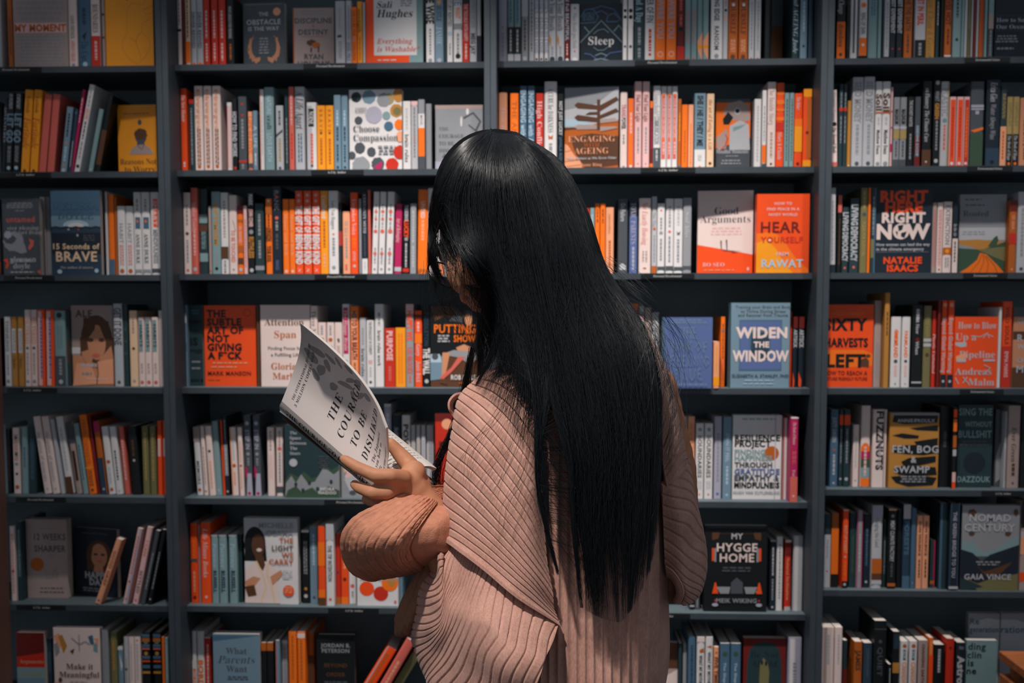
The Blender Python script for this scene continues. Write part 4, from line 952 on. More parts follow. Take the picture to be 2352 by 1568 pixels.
place_cell(4, 1, """
453 467 980 w l=-11 | R 0 .22 pg ; TB.5 .5 .84 dg MEMOIRS ; D .92 ob .3
469 479 978 pw l=-11 | ~ .3 .85 pg ; D .94 ob .25
481 496 978 pw l=-12 | D .36 dg .25 ; ~ .5 .9 p
497 511 967 t l=-12 | ~ .3 .6 g ; D .93 lg .2
513 519 965 v l=-9 d=50 |
519 528 955 n l=-9 | ~ .05 .3 g ; R .36 .75 g ; ~ .4 .72 lg ; D .95 lg .3
534 549 981 pw l=-8 | H 0 0 .2 1 p ; ~ .2 .48 lb ; D .56 ob .3 ; ~ .65 .85 p
551 562 981 pw l=-7 | D .56 ob .3 ; ~ .2 .5 p ; ~ .6 .9 p
565 582 953 dg l=-7 | D .1 lv .3 ; TB.6 .18 .42 lv STEP IN ; D .48 g .25 ; ~ .53 .62 g ; P mg 0,.62 .4,.68 .3,.76 0,.78 ; P lv .3,.72 .9,.72 1,1 .1,1 ; D .97 mg .25
585 602 953 dg l=-6 | D .1 lv .3 ; TB.6 .18 .42 lv STEP IN ; D .48 g .25 ; ~ .53 .62 g ; P mg 0,.62 .4,.68 .3,.76 0,.78 ; P lv .3,.72 .9,.72 1,1 .1,1 ; D .97 mg .25
615 632 981 pw l=-3 | ~ .05 .35 pg ; ~ .4 .75 pp 2
635 652 981 pw l=-2 | ~ .05 .3 pg ; D .31 s .3 ; ~ .36 .8 g ; R .86 .95 dg
655 780 975 dt F d=20 th=20 # dark teal face-out book with pale serif words and grey foliage # the grey foliage cover | P gn 0,.78 .1,.66 .25,.72 .35,.64 .5,.74 .62,.7 .72,.52 .85,.62 1,.56 1,1 0,1 ; P g .02,.8 .12,.7 .2,.8 .3,.68 .42,.8 .55,.78 .72,.58 .9,.68 1,.62 1,1 0,1 ; P gn .05,.9 .2,.84 .3,.92 .5,.86 .62,.94 .8,.84 1,.9 1,1 0,1 ; E .2 .82 .03 .03 dt ; E .45 .8 .03 .03 dt ; E .6 .88 .03 .03 dt ; E .85 .78 .03 .03 dt ; E .33 .9 .03 .03 dt ; TTl .1 .11 .045 lg The ; TSl .1 .18 .045 lg Space ; TSl .1 .25 .045 lg Between ; TSl .1 .32 .045 lg The ; TSl .1 .39 .045 lg Stars ; D .16 .52 .055 lg ; ~ .62 .42 .82 .6 6 dg ; TBc .78 .88 .04 w INDIRA ; TBc .78 .93 .04 w NAIDOO
784 850 1000 g F d=24 th=18 # grey and yellow face-out book mostly hidden behind the holding hand # the hand hidden cover | P y .05,.2 .4,.1 .3,.5 .1,.6 ; E .4 .6 .25 .2 pp .2 ; P lg .1,.7 .6,.6 .9,.8 .3,.9 ; E .4 .92 .12 .04 dg
884 900 927 lv | ~ .1 .5 w ; R 0 .03 w
902 922 952 n | TI.5 .15 .6 lv Self Compassion
924 943 953 w | TX.6 .08 .6 br POWER ; TX.6 .62 .85 sb PLAY
945 955 976 lg | ~ .2 .5 kh 2
957 966 976 lg | ~ .2 .5 kh 2
968 978 976 lg | ~ .2 .5 g 2
980 997 976 lg | ~ .2 .5 g 2
1000 1085 950 r F d=14 th=22 # dark red face-out book with a pale disc near its top, beside the shoulder # the pale disc red cover | R 0 0 1 .09 m ; D .32 .12 .062 p ; ~ .1 .3 .9 .5 2 m ; R 0 .8 1 .86 v
""")
place_cell(4, 2, """
1558 1576 956 lg | D .2 dg .2 ; ~ .3 .6 lb
1578 1594 956 p | TT.6 .08 .5 ob MEMORY WISE ; D .54 sb .15
1597 1615 972 w | D .08 g .25 ; TB.5 .16 .72 dg BOUNDARIES ; ~ .76 .87 lg 2 ; D .94 s .12
1617 1636 972 w | D .08 g .25 ; TB.5 .16 .72 dg BOUNDARIES ; ~ .76 .87 lg 2 ; D .94 s .12
1639 1656 956 lv | ~ .2 .8 g ; D .94 pb .2
1659 1679 957 b | TB.4 .2 .55 lb OWN IT FEEL ; ~ .6 .82 lb ; D .95 lb .15
1681 1793 953 w F d=40 th=24 # white face-out book with heavy words and an orange disc, mostly grey # the orange disc words cover | ~ .1 .03 .95 .06 1 t ; TXl .04 .27 .07 k RESILIENCE ; TXl .04 .34 .07 k PROJECT ; D .8 .45 .085 ob ; TXl .04 .44 .06 t FINDING ; TXl .04 .51 .06 t HAPPINESS ; TXl .04 .59 .06 dg THROUGH ; TXl .04 .67 .065 pb GRATITUDE ; TXl .04 .745 .065 dg EMPATHY & ; TXl .04 .83 .065 k MINDFULNESS ; TBl .02 .92 .035 g HUGH VAN CUYLENBURG ; R .86 0 .88 1 lg
1796 1806 960 w d=40 | H 0 0 .3 1 r
1808 1831 958 mg d=4 | R 0 .015 w ; TI.4 .06 .32 pp The Book of Human ; ~ .4 .55 s 2 ; TI.4 .62 .84 pp Yvette Light ; R .7 1 s ; D .93 pp .15
""")
place_cell(4, 3, """
1905 1923 940 sb | TB.5 .1 .42 lg JUSTY GIBSON ; D .52 ob .15 ; ~ .58 .85 lg ; D .95 lg .15
1925 1934 940 dt | R .07 .2 v ; ~ .25 .7 g ; D .9 lg .3
1936 1950 940 dt | R .07 .2 v ; ~ .25 .7 g ; D .9 lg .3
1957 1971 975 pw | ~ .2 .7 lg ; D .9 g .15
1975 1996 931 pw | D .5 o .4 ; R .5 .57 o ; R .56 .65 mg ; R .65 .76 gn ; R .76 .89 t ; R .89 .99 o ; ~ .5 .86 pp
2002 2034 940 pw d=36 | TX.5 .02 .78 k FUZZNUTS ; TB.22 .35 .75 g THE SCRAP CLUB ; H .8 0 .84 1 dg
2040 2153 948 tn F d=30 th=24 # amber face-out book with black brush strokes behind white capitals # the brush stroke cover | R .05 0 1 .05 g ; P k .08,.03 .98,.03 .96,.13 .3,.15 .05,.12 ; P k .4,.2 .98,.16 .98,.24 .55,.23 ; P k .05,.3 .25,.27 .6,.3 .58,.34 .3,.34 ; P k .5,.38 .98,.33 .98,.42 .55,.42 ; P k .05,.45 .3,.43 .98,.41 .98,.53 .7,.56 .4,.55 .1,.53 ; P k .25,.65 .4,.6 .95,.57 .95,.65 .6,.7 .3,.7 ; P k .1,.74 .3,.7 .95,.72 .98,.82 .6,.84 .2,.82 ; P k .05,.85 .5,.82 .98,.86 .9,.96 .4,.98 .15,.93 ; TScc .5 .1 .05 lg A ; TBc .53 .1 .045 lg ANNIE PROULX ; TBc .53 .48 .095 lg FEN, BOG ; TBc .5 .62 .08 lg & ; TBc .47 .75 .09 lg SWAMP ; ~ .22 .83 .8 .93 3 g
2155 2179 934 k | D .35 dg .2 ; ~ .3 .5 dg
2181 2194 934 k d=26 | R .03 .13 v ; R .15 .3 o ; R .35 .5 ob ; R .52 .6 lg ; R .8 .92 pp ; R .92 1 v
2196 2276 930 dt F d=46 th=20 # dark teal face-out book with cut off words over a dark globe # the dark globe teal cover | TBl .02 .08 .095 t SING THE ; TBl .2 .23 .08 t WITHOUT ; TBl .02 .35 .1 t BULLSHIT ; ~ .05 .42 .9 .5 2 dg ; D .5 .7 .13 n ; TBl .02 .9 .07 t DAZZOUK
2282 2296 940 dg d=60 | P g .2,.6 1,.4 1,.9 .2,.95
2298 2309 945 lg d=40 | R 0 .4 g ; ~ .5 .9 pg
2312 2339 931 pg d=36 | TI.4 .26 .68 br Ever Green ; ~ .7 .85 br ; D .94 br .1
2341 2362 930 k d=44 |
""")
place_cell(5, 0, """
27 38 1208 pw | ~ .1 .9 s 2 ; D .6 r .3
39 62 1198 dt d=40 | ~ .1 .7 t 3
64 158 1192 pg F d=64 th=30 # pinkish grey face-out book with a brown disc and dark capitals # the brown disc cover | ~ .28 .1 .8 .13 1 g ; TBl .2 .22 .08 dg 12 WEEKS ; TBc .6 .3 .035 g TO A ; TBl .2 .37 .08 dg SHARPER ; TBc .6 .46 .035 g YOU ; D .26 .57 .085 ob ; L g .006 .45,.62 .5,.75 .62,.72 .7,.62 ; L g .005 .72,.6 .75,.78 ; ~ .25 .86 .95 .88 1 dg ; ~ .25 .91 .95 .93 1 dg
161 272 1216 n F d=72 th=16 y=-14 # navy face-out book with a portrait of a long haired person # the long haired portrait cover | ~ .1 .06 .9 .09 1 dg ; E .58 .42 .3 .25 br ; P br .3,.4 .88,.4 .9,.62 .3,.62 ; E .58 .4 .19 .18 sk ; E .5 .38 .05 .015 k ; E .67 .38 .05 .015 k ; E .58 .48 .06 .015 s ; P sk .48,.52 .66,.52 .68,.64 .44,.64 ; P br .34,.3 .46,.2 .4,.42 .36,.62 .28,.62 ; TXl .24 .69 .09 lg HAPPY ; TXl .34 .79 .09 lg DAY ; ~ .15 .87 .75 .94 2 g
217 232 1238 p l=50 d=6 dp=34 | TB.5 .1 .8 br GOOD GRIEF ; D .95 sb .2
281 293 1213 pp l=35 d=8 | H .5 0 1 1 lv ; ~ .1 .6 s ; D .7 r .25 ; D .93 s .2
303 317 1210 pp l=35 d=8 | TB.5 .05 .5 s I CAN ; TB.5 .54 .88 dg SETTLED ; D .95 s .2
322 333 1218 dg l=35 d=8 | ~ .3 .8 g
337 348 1216 k l=35 d=8 | ~ .3 .8 g ; D .93 lg .2
""")
place_cell(5, 1, """
440 456 1202 v d=28 | ~ .2 .45 o ; R .44 .48 dg ; ~ .6 .86 p ; D .93 m .25
457 462 1204 lg d=36 |
463 486 1200 v d=26 | TI.5 .07 .68 pp Life Minus Books ; D .92 pp .15
488 503 1228 t d=26 | R 0 .02 lg ; TI.6 .12 .48 lb Patience ; TX.5 .52 .84 B RUSSELL
505 523 1228 t d=26 | R 0 .02 lg ; TI.6 .12 .48 lb Patience ; TX.5 .52 .84 B RUSSELL
528 546 1228 t d=26 | R 0 .02 lg ; TI.6 .12 .48 lb Patience ; TX.5 .52 .84 B RUSSELL
548 558 1226 dt d=40 |
562 686 1190 w F d=24 th=22 y=-2 # white face-out book with a smiling person and stacked dark words # the smiling person cover | R 0 0 1 .2 lg ; R 0 .2 .4 .3 lg ; E .2 .3 .2 .2 k ; P k .02,.3 .4,.3 .42,.5 0,.5 ; E .26 .32 .12 .14 br ; E .28 .37 .05 .02 pw ; P br .2,.44 .36,.44 .4,.6 .24,.62 ; P pw .02,.6 .22,.5 .34,.62 .42,.5 .6,.6 .66,.99 0,.99 ; L c .02 .22,.5 .34,.66 .4,.8 .3,.99 ; L c .02 .44,.52 .42,.66 .5,.78 .56,.99 ; P sk 0,.74 .16,.68 .3,.7 .2,.78 .06,.86 ; P sk .48,.68 .68,.6 .72,.64 .62,.72 .52,.78 ; P br 0,.8 .18,.78 .22,.9 .06,.92 ; TBr .92 .08 .06 g MICHELLE ; TBr .92 .17 .06 g OBAMA ; TBr .92 .255 .06 ob THE ; TBr .92 .345 .06 br LIGHT ; TBr .92 .425 .06 ob WE ; TBr .92 .505 .06 ob CARRY ; ~ .7 .6 .9 .7 4 lg ; D .82 .84 .065 v ; ~ .74 .79 .9 .87 3 p
694 712 1217 k | R 0 .03 w ; ~ .15 .6 g 2 ; D .8 tn .2 ; D .9 lg .25
713 731 1208 b | ~ .1 .5 lb ; D .92 dg .2
732 748 1208 v d=16 | R .2 .5 o ; R .8 .9 o ; R .9 1 br
750 768 1203 w d=14 | R 0 .2 lg ; TB.5 .26 .7 dg THE TIP INTENTION ; D .92 s .2
770 783 1225 r | D .55 B .25 ; R .9 1 ob
784 801 1225 v | D .65 m .25 ; ~ .1 .5 p ; R .9 1 o
802 818 1240 w | D .72 s .3 ; ~ .8 .9 g
820 915 1250 w F d=20 th=18 # white face-out book with overlapping orange and red circles under the cuff # the orange circles cover | D .5 .2 .16 p ; D .26 .42 .1 o ; E .85 .4 .16 .14 a ; D .24 .72 .12 v ; D .58 .8 .12 r ; E .8 .62 .2 .14 o ; E .84 .6 .1 .08 tn ; TBc .55 .56 .06 pg ANNA BAXTER ; ~ .4 .32 .75 .46 3 lg ; E .93 .93 .03 .025 s
917 925 1262 b | R 0 .5 sb
""")
place_cell(5, 2, """
1584 1595 1330 k | R .85 .9 lg
1596 1607 1340 dg | ~ .5 .9 g
1616 1760 1207 k F d=20 th=28 # black face-out book with white capitals, cups and a little house # the cups and house cover | R .04 .015 .96 .022 dg ; P br .12,.08 .24,.08 .22,.15 .12,.17 ; P br .9,.08 .78,.08 .8,.15 .9,.17 ; R .24 .09 .78 .095 br ; TBc .52 .12 .065 lg MY ; TBc .52 .25 .095 pw HYGGE ; TBc .52 .37 .095 pw HOME ; R .12 .26 .155 .41 v ; R .16 .26 .19 .42 g ; R .87 .26 .905 .41 v ; R .83 .26 .865 .42 g ; ~ .28 .47 .76 .54 2 dg ; P dg .43,.66 .52,.6 .62,.66 .62,.79 .43,.79 ; P g .2,.71 .42,.71 .4,.79 .26,.79 ; P g .64,.71 .85,.71 .8,.79 .67,.79 ; L g .012 .2,.72 .17,.74 .22,.77 ; L g .012 .85,.72 .89,.74 .82,.77 ; P v .13,.79 .23,.79 .19,.66 .17,.66 ; P v .83,.79 .93,.79 .89,.66 .87,.66 ; TBc .52 .87 .05 g MEIK WIKING ; E .18 .92 .05 .02 lv ; E .88 .92 .05 .02 lv ; D .18 .87 .012 r ; D .88 .87 .012 r
1767 1780 1240 n | R 0 .02 lg ; ~ .1 .5 lg ; ~ .55 .85 g ; D .95 lg .2
1782 1796 1232 w | ~ .1 .85 g
1801 1815 1240 r | R 0 .03 w ; R .04 .22 m ; TT.5 .25 .85 p Natural Inclination ; R .94 1 lg
1820 1842 1230 lg | H .1 0 .5 1 w
""")
place_cell(5, 3, """
1891 1906 1180 dt d=28 | R .28 1 lg ; ~ .35 .6 g ; D .78 r .15
1907 1924 1178 ob d=28 | R .2 .82 o ; R .82 1 k
1933 1946 1170 v d=20 | R 0 .01 w ; TB.6 .2 .55 p SHUT UP ROBERT ; D .6 lb .15 ; ~ .66 .85 o ; R .91 1 k ; D .95 lg .25
1949 1964 1177 dt d=28 | ~ .3 .8 gn
1966 1979 1172 g d=22 | H 0 0 .15 1 mg ; H .85 0 1 1 mg ; ~ .3 .8 lg
1981 1996 1180 n d=28 | ~ .2 .7 sb ; D .92 lg .2
2000 2024 1160 lg d=22 hb | R 0 .15 lv ; TB.4 .15 .5 g Hanging the Land ; R .64 .82 ob ; R .82 .9 br ; R .9 .95 lg
2026 2033 1195 dt d=34 | ~ .3 .8 g
2036 2056 1168 k d=20 | R 0 .02 p ; D .09 g .2 ; TB.5 .15 .66 lg MEAT CLIMATE FACTORY ; ~ .68 .85 dg ; R .93 .97 ob
2058 2069 1170 k d=30 |
2071 2088 1158 B d=24 | R 0 .17 lg ; TX.6 .2 .6 sb FORESTS ; R .85 1 sb
2090 2101 1167 sb d=24 | D .93 b .2
2103 2116 1184 p d=24 | TX.4 .08 .55 br NON VIOLENCE ; ~ .6 .85 br
2117 2131 1184 p d=26 | TX.4 .08 .55 br NON VIOLENCE ; ~ .6 .85 br
2135 2146 1240 dt d=34 | H .7 0 1 1 mg ; R .85 .92 ob
2155 2173 1155 dt d=20 | H 0 0 .3 1 sb
2175 2200 1155 n d=6 hb | TB.4 .1 .85 lv THE GREEN BRIDGE TO YOU ; H .05 0 .1 1 sb ; H .9 0 .95 1 sb ; R .95 .98 lg
2205 2337 1160 dg F d=14 th=28 # slate blue face-out book with a dark valley and pale rounded capitals # the dark valley cover | R 0 0 1 .45 g ; P g 0,.45 1,.45 .6,.6 .4,.58 ; P t 0,.42 .2,.44 .4,.56 .6,.5 1,.35 1,.6 0,.6 ; P n 0,.52 .2,.56 .36,.66 .5,.58 1,.46 1,1 0,1 ; P ol .04,.85 .3,.92 .55,.86 1,.8 1,1 .3,1 ; P br .26,.7 .4,.78 .6,.74 .9,.66 .7,.8 .45,.84 ; P dt .1,1 .4,.96 .2,.9 0,.86 0,1 ; E .17 .09 .07 .045 br .2 ; E .93 .08 .04 .04 br .2 ; E .17 .33 .05 .025 br .2 ; E .8 .33 .05 .025 br .2 ; E .43 .23 .04 .02 br .2 ; TBc .48 .145 .085 lg NOMAD ; TBc .48 .26 .085 lg CENTURY ; ~ .24 .65 .7 .71 2 g ; TBc .47 .84 .065 lg GAIA VINCE
2340 2358 1150 pg d=20 | R 0 .3 k ; R .34 .4 lg ; R .4 .6 p ; R .8 .9 v
""")
place_cell(6, 0, """
40 104 1452 r F d=10 th=24 # red over teal face-out book cut by the bottom left border # the red over teal cover | R 0 0 1 .25 m ; P m 0,.25 1,.18 1,.26 0,.32 ; R 0 .46 1 .72 t ; R 0 .6 1 1 b ; TTl .1 .38 .055 p Arguments ; TTl .14 .545 .055 kh Couples ; TTl .14 .7 .055 n Have
109 121 1466 B d=24 | ~ .2 .5 sb
124 232 1442 pw F hb d=8 th=20 # cream face-out book bordered with painted flowers # the flower bordered cover | P p .02,.1 .14,.06 .2,.2 .12,.28 ; P tn .12,.1 .2,.08 .3,.22 .22,.32 ; P g .02,.2 .1,.18 .14,.3 .05,.36 ; P sb .75,.1 .85,.08 .88,.2 .8,.2 ; P t .86,.2 .95,.16 .95,.3 .86,.28 ; P p .88,.12 .98,.12 .96,.22 ; L g .012 .56,.08 .56,.28 ; L g .012 .56,.2 .4,.12 ; L g .012 .56,.2 .7,.16 .78,.2 ; P br .36,.28 .46,.25 .42,.32 ; TSl .27 .47 .07 br Make it ; TSl .12 .57 .07 br Meaningful ; ~ .3 .65 .75 .7 2 pg ; E .14 .64 .04 .03 br ; P p 0,.68 .1,.66 .2,.8 0,.8
235 250 1446 g d=14 | 
255 270 1452 ol d=20 | ~ .1 .5 tn
272 284 1485 b d=20 | R 0 .05 w ; P w .3,.1 .9,.3 .6,.4
286 296 1462 lg d=16 | ~ .3 .7 pg ; D .45 br .3
297 309 1462 pw d=16 | ~ .1 .6 lg
310 324 1462 pw d=16 | D .05 ob .15 ; ~ .1 .6 lg
328 346 1452 k d=12 hb | R .02 .06 sb ; R .07 .12 ob ; D .12 ol .3 ; R .15 .19 sb ; R .2 .22 s ; D .27 tn .25 ; R .3 .34 sb ; R .36 .38 v ; R .42 .46 sb ; R .5 .53 tn
353 371 1452 k d=12 hb | R .02 .06 sb ; R .07 .12 ob ; D .12 ol .3 ; R .15 .19 sb ; R .2 .22 s ; D .27 tn .25 ; R .3 .34 sb ; R .36 .38 v ; R .42 .46 sb ; R .5 .53 tn
373 379 1462 o d=14 |
380 388 1464 t d=14 | ~ .1 .6 lg
""")
place_cell(6, 1, """
436 452 1449 w | R .38 1 w ; TX.7 .38 .95 o BORDERS
454 470 1449 w | TX.7 .38 .95 o BORDERS
471 486 1463 r | R 0 .01 w ; ~ .1 .7 pp
490 598 1455 b F d=8 th=28 # blue grey face-out book with brushed dark title words # the brushed title cover | P sb 0,.02 1,.02 .5,.06 0,.1 ; TSc .5 .22 .08 dg What ; TJc .5 .33 .1 dg Parents ; TSc .5 .45 .08 dg Want ; ~ .3 .54 .75 .6 2 dg
600 613 1475 k d=16 | R 0 .12 ob
614 629 1475 k d=16 | R 0 .12 ob
634 643 1470 b d=14 | H 0 0 .2 1 s
644 662 1470 lg | R 0 .05 w ; ~ .1 .7 g
664 682 1450 o d=12 | ~ .05 .6 ob
684 702 1450 o d=10 | R .02 .08 pw ; ~ .1 .6 ob
704 722 1452 ob d=40 | R .3 1 br
727 816 1457 k F d=20 th=24 hb # black face-out book with thin spaced capitals near the leaning books # the thin capitals black cover | TBc .5 .14 .05 g JORDAN B. ; TBc .5 .21 .05 g PETERSON ; TBc .5 .4 .05 br BEYOND ; TBc .5 .52 .05 br ORDER ; ~ .2 .6 .8 .64 1 dg
800 830 1488 v l=88 d=24 | H .1 0 .2 1 lg ; ~ .1 .6 ob
836 862 1470 s l=98 d=10 | ~ .3 .8 p
868 892 1490 ob l=86 d=30 | R .1 .8 ol
""")
place_cell(6, 2, """
1514 1556 1475 pg F d=30 th=16 # brown toned face-out book beside the lower right edge of the cardigan # the brown toned cover | R 0 0 1 .35 br ; P pw 0,.5 1,.36 1,1 0,1 ; E .25 .42 .2 .04 br
1558 1566 1477 dt d=20 |
1568 1577 1478 g d=24 |
1580 1597 1462 sb d=12 hb | ~ .1 .6 B
1600 1618 1462 w d=10 hb | P ob .3,.16 .9,.13 .9,.18 .4,.2 ; TX.4 .22 .6 dg WHAT MY MOTHER ; R .01 .06 pw
1620 1637 1462 w d=10 hb | P ob .1,.12 .8,.1 .8,.14 ; TX.4 .18 .6 dg WHAT MY MOTHER
1639 1650 1485 p d=10 | D .08 ob .25 ; TX.7 .14 .5 br FIVE TIME
1653 1676 1477 sb d=10 | D .14 gn .25 ; TB.25 .25 .8 lb The Shape of a Life
1678 1701 1477 sb d=10 | D .14 gn .25 ; TB.25 .25 .8 lb The Shape of a Life
1706 1804 1465 m F d=20 th=24 # dark face-out book with a red arched border and amber figure # the red arch cover | P dt .1,.3 .15,.14 .3,.06 .5,.04 .7,.06 .85,.14 .9,.3 .95,1 .05,1 ; TTc .5 .2 .08 n Be Not ; TTc .5 .31 .08 n Afraid ; P ol .4,.3 .48,.24 .58,.3 .62,.42 .6,.62 .38,.62 ; E .44 .3 .03 .03 n ; E .54 .31 .03 .03 n
1810 1840 1463 lv d=8 | H .1 .02 .5 1 w ; ~ .3 .6 g
""")
place_cell(6, 3, """
1887 1914 1440 pw d=-18 | H .1 0 .4 1 pg ; ~ .1 .5 lg
1916 1933 1440 pw d=-18 | ~ .1 .5 lg
1935 1945 1470 dt d=10 | R .5 .8 m
1961 1979 1473 ob d=-4 | TX.6 .14 .5 br JAMES
1982 2002 1476 B d=0 | ~ .1 .6 dg
2006 2034 1425 k d=-10 | R .1 .11 dg ; D .26 dg .15 ; TB.4 .32 .7 dg QUIET
2036 2047 1525 k d=-30 | ~ .1 .6 lg
2049 2065 1450 k d=-6 | H .15 .03 .2 .25 sb ; H .4 .03 .45 .25 sb ; H .6 .03 .65 .25 sb ; H .85 .03 .9 .25 sb ; R .45 .6 tn
2067 2084 1472 w d=-14 | D .08 ob .3 ; H .3 .14 .7 .31 n ; TX.4 .16 .29 lb NOW ; TX.6 .34 .7 p CANADA
2088 2105 1472 w d=-14 | D .08 ob .3 ; H .3 .14 .7 .31 n ; TX.4 .16 .29 lb NOW ; TX.6 .34 .7 p CANADA
2108 2130 1470 pg d=-10 | TX.3 .06 .7 br CHANGING EARTH
2132 2142 1464 o d=-6 | ~ .05 .25 p ; R .28 .8 v
2144 2168 1480 k d=-6 | ~ .08 .5 lg ; H .6 .1 .66 .5 dg
2172 2190 1466 r d=-6 | D .15 m .2
2196 2216 1475 n d=-10 | TI.5 .06 .12 g II ; TX.8 .22 .7 lg Astro
2220 2292 1408 g F d=60 th=20 # grey green face-out book with wide dark words behind the thin spines # the wide word grey cover | P lg .05,.12 .6,.06 1,.08 1,1 .05,1 ; TBl .05 .1 .075 sb Re ; TBl .05 .2 .085 sb generation
2218 2289 1470 t F d=-2 th=18 # teal grey face-out book with stacked dark lowercase words beside the wooden crate # the stacked lowercase cover | TBl .05 .1 .11 k ding ; TBl .02 .24 .11 k clin ; TBl .05 .37 .11 k is ; TBl .02 .5 .11 k ne
2294 2352 1408 g F d=62 th=20 # grey face-out book partly behind the dark leaves at the bottom right # the leaf shaded cover | P lg 0,.08 .6,.08 1,.12 1,1 0,1 ; TBl .02 .2 .085 sb ration
""")
# ------------------------------------------------------------------ the reader
YW = -1.41
_C = np.array(CROT); _cam = np.array(CAM)

def W(p):
    """photo position and depth offset (px, py, d) -> world, for arrays (..., 3)"""
    p = np.asarray(p, float)
    loc = np.stack([(p[..., 0]-1176)/FPX, -(p[..., 1]-784-SHIFT)/FPX, -np.ones(p.shape[:-1])], -1)
    d = loc @ _C.T
    t = (YW+p[..., 2]-_cam[1])/d[..., 1]
    return _cam+d*t[..., None]

def crom(P, n):
    """Catmull-Rom through P (k, c), n samples evenly along the chord length"""
    P = np.asarray(P, float)
    k = len(P)
    if k == 2:
        t = np.linspace(0, 1, n)[:, None]
        return P[0]*(1-t)+P[1]*t
    seg = np.linalg.norm(np.diff(P[:, :2], axis=0), axis=1)+np.abs(np.diff(P[:, 2])).ravel()*600+1e-6
    T = np.concatenate([[0], np.cumsum(seg)]); T /= T[-1]
    return _cr_eval(P, T, np.linspace(0, 1, n))

def _cr_eval(P, T, s):
    k = len(P)
    # monotone parameter tangents
    m = np.zeros_like(P)
    for i in range(k):
        a, b = max(i-1, 0), min(i+1, k-1)
        m[i] = (P[b]-P[a])/(T[b]-T[a])
    i = np.clip(np.searchsorted(T, s, side='right')-1, 0, k-2)
    h = (T[i+1]-T[i])[:, None]; u = ((s-T[i])/(T[i+1]-T[i]))[:, None]
    u2, u3 = u*u, u*u*u
    return (2*u3-3*u2+1)*P[i]+(u3-2*u2+u)*h*m[i]+(-2*u3+3*u2)*P[i+1]+(u3-u2)*h*m[i+1]

def patch(rows, n, m):
    """rows of control points -> grid (n, m, 3) of (px, py, d); n along the rows' order, m along each row"""
    A = np.stack([crom(r, m) for r in rows])           # (k, m, 3)
    k = len(rows)
    T = np.linspace(0, 1, k)
    s = np.linspace(0, 1, n)
    out = np.zeros((n, m, 3))
    for j in range(m):
        out[:, j] = _cr_eval(A[:, j], T, s)
    return out

def normals(G, closed=False):
    if closed:
        du = np.roll(G, -1, 1)-np.roll(G, 1, 1)
    else:
        du = np.gradient(G, axis=1)
    dv = np.gradient(G, axis=0)
    n = np.cross(du, dv)
    n /= np.linalg.norm(n, axis=-1, keepdims=True)+1e-12
    c = G[G.shape[0]//2, G.shape[1]//2]
    if np.dot(n[G.shape[0]//2, G.shape[1]//2], _cam-c) < 0:
        n = -n
    return n

def groove(phase, wd=.17):
    """0 in a groove at each whole number, 1 on the rib between"""
    f = np.abs(phase-np.round(phase))
    return 1-np.exp(-(f/wd)**2)

def smooth_noise(n, m, a, b, seed):
    g = np.random.RandomState(seed).randn(a+3, b+3)
    x = np.linspace(0, a, n); y = np.linspace(0, b, m)
    xi, yi = np.minimum(x.astype(int), a), np.minimum(y.astype(int), b)
    fx, fy = x-xi, y-yi
    fx = fx*fx*(3-2*fx); fy = fy*fy*(3-2*fy)
    g00 = g[xi][:, yi]; g10 = g[xi+1][:, yi]; g01 = g[xi][:, yi+1]; g11 = g[xi+1][:, yi+1]
    return (g00*(1-fx)[:, None]+g10*fx[:, None])*(1-fy)[None]+(g01*(1-fx)[:, None]+g11*fx[:, None])*fy[None]

def cloth(mb, G, mat, thick=.004, disp=None):
    """cloth sheet with two faces and closed rims from a world grid"""
    n = normals(G)
    F = G+(n*disp[..., None] if disp is not None else 0)
    B = G-n*thick
    a, b = G.shape[:2]
    mb.grid(F, mat); mb.grid(B, mat, flip=True)
    for P in (np.stack([F[0], B[0]]), np.stack([B[-1], F[-1]]), np.stack([B[:, 0], F[:, 0]]), np.stack([F[:, -1], B[:, -1]])):
        mb.grid(P, mat)

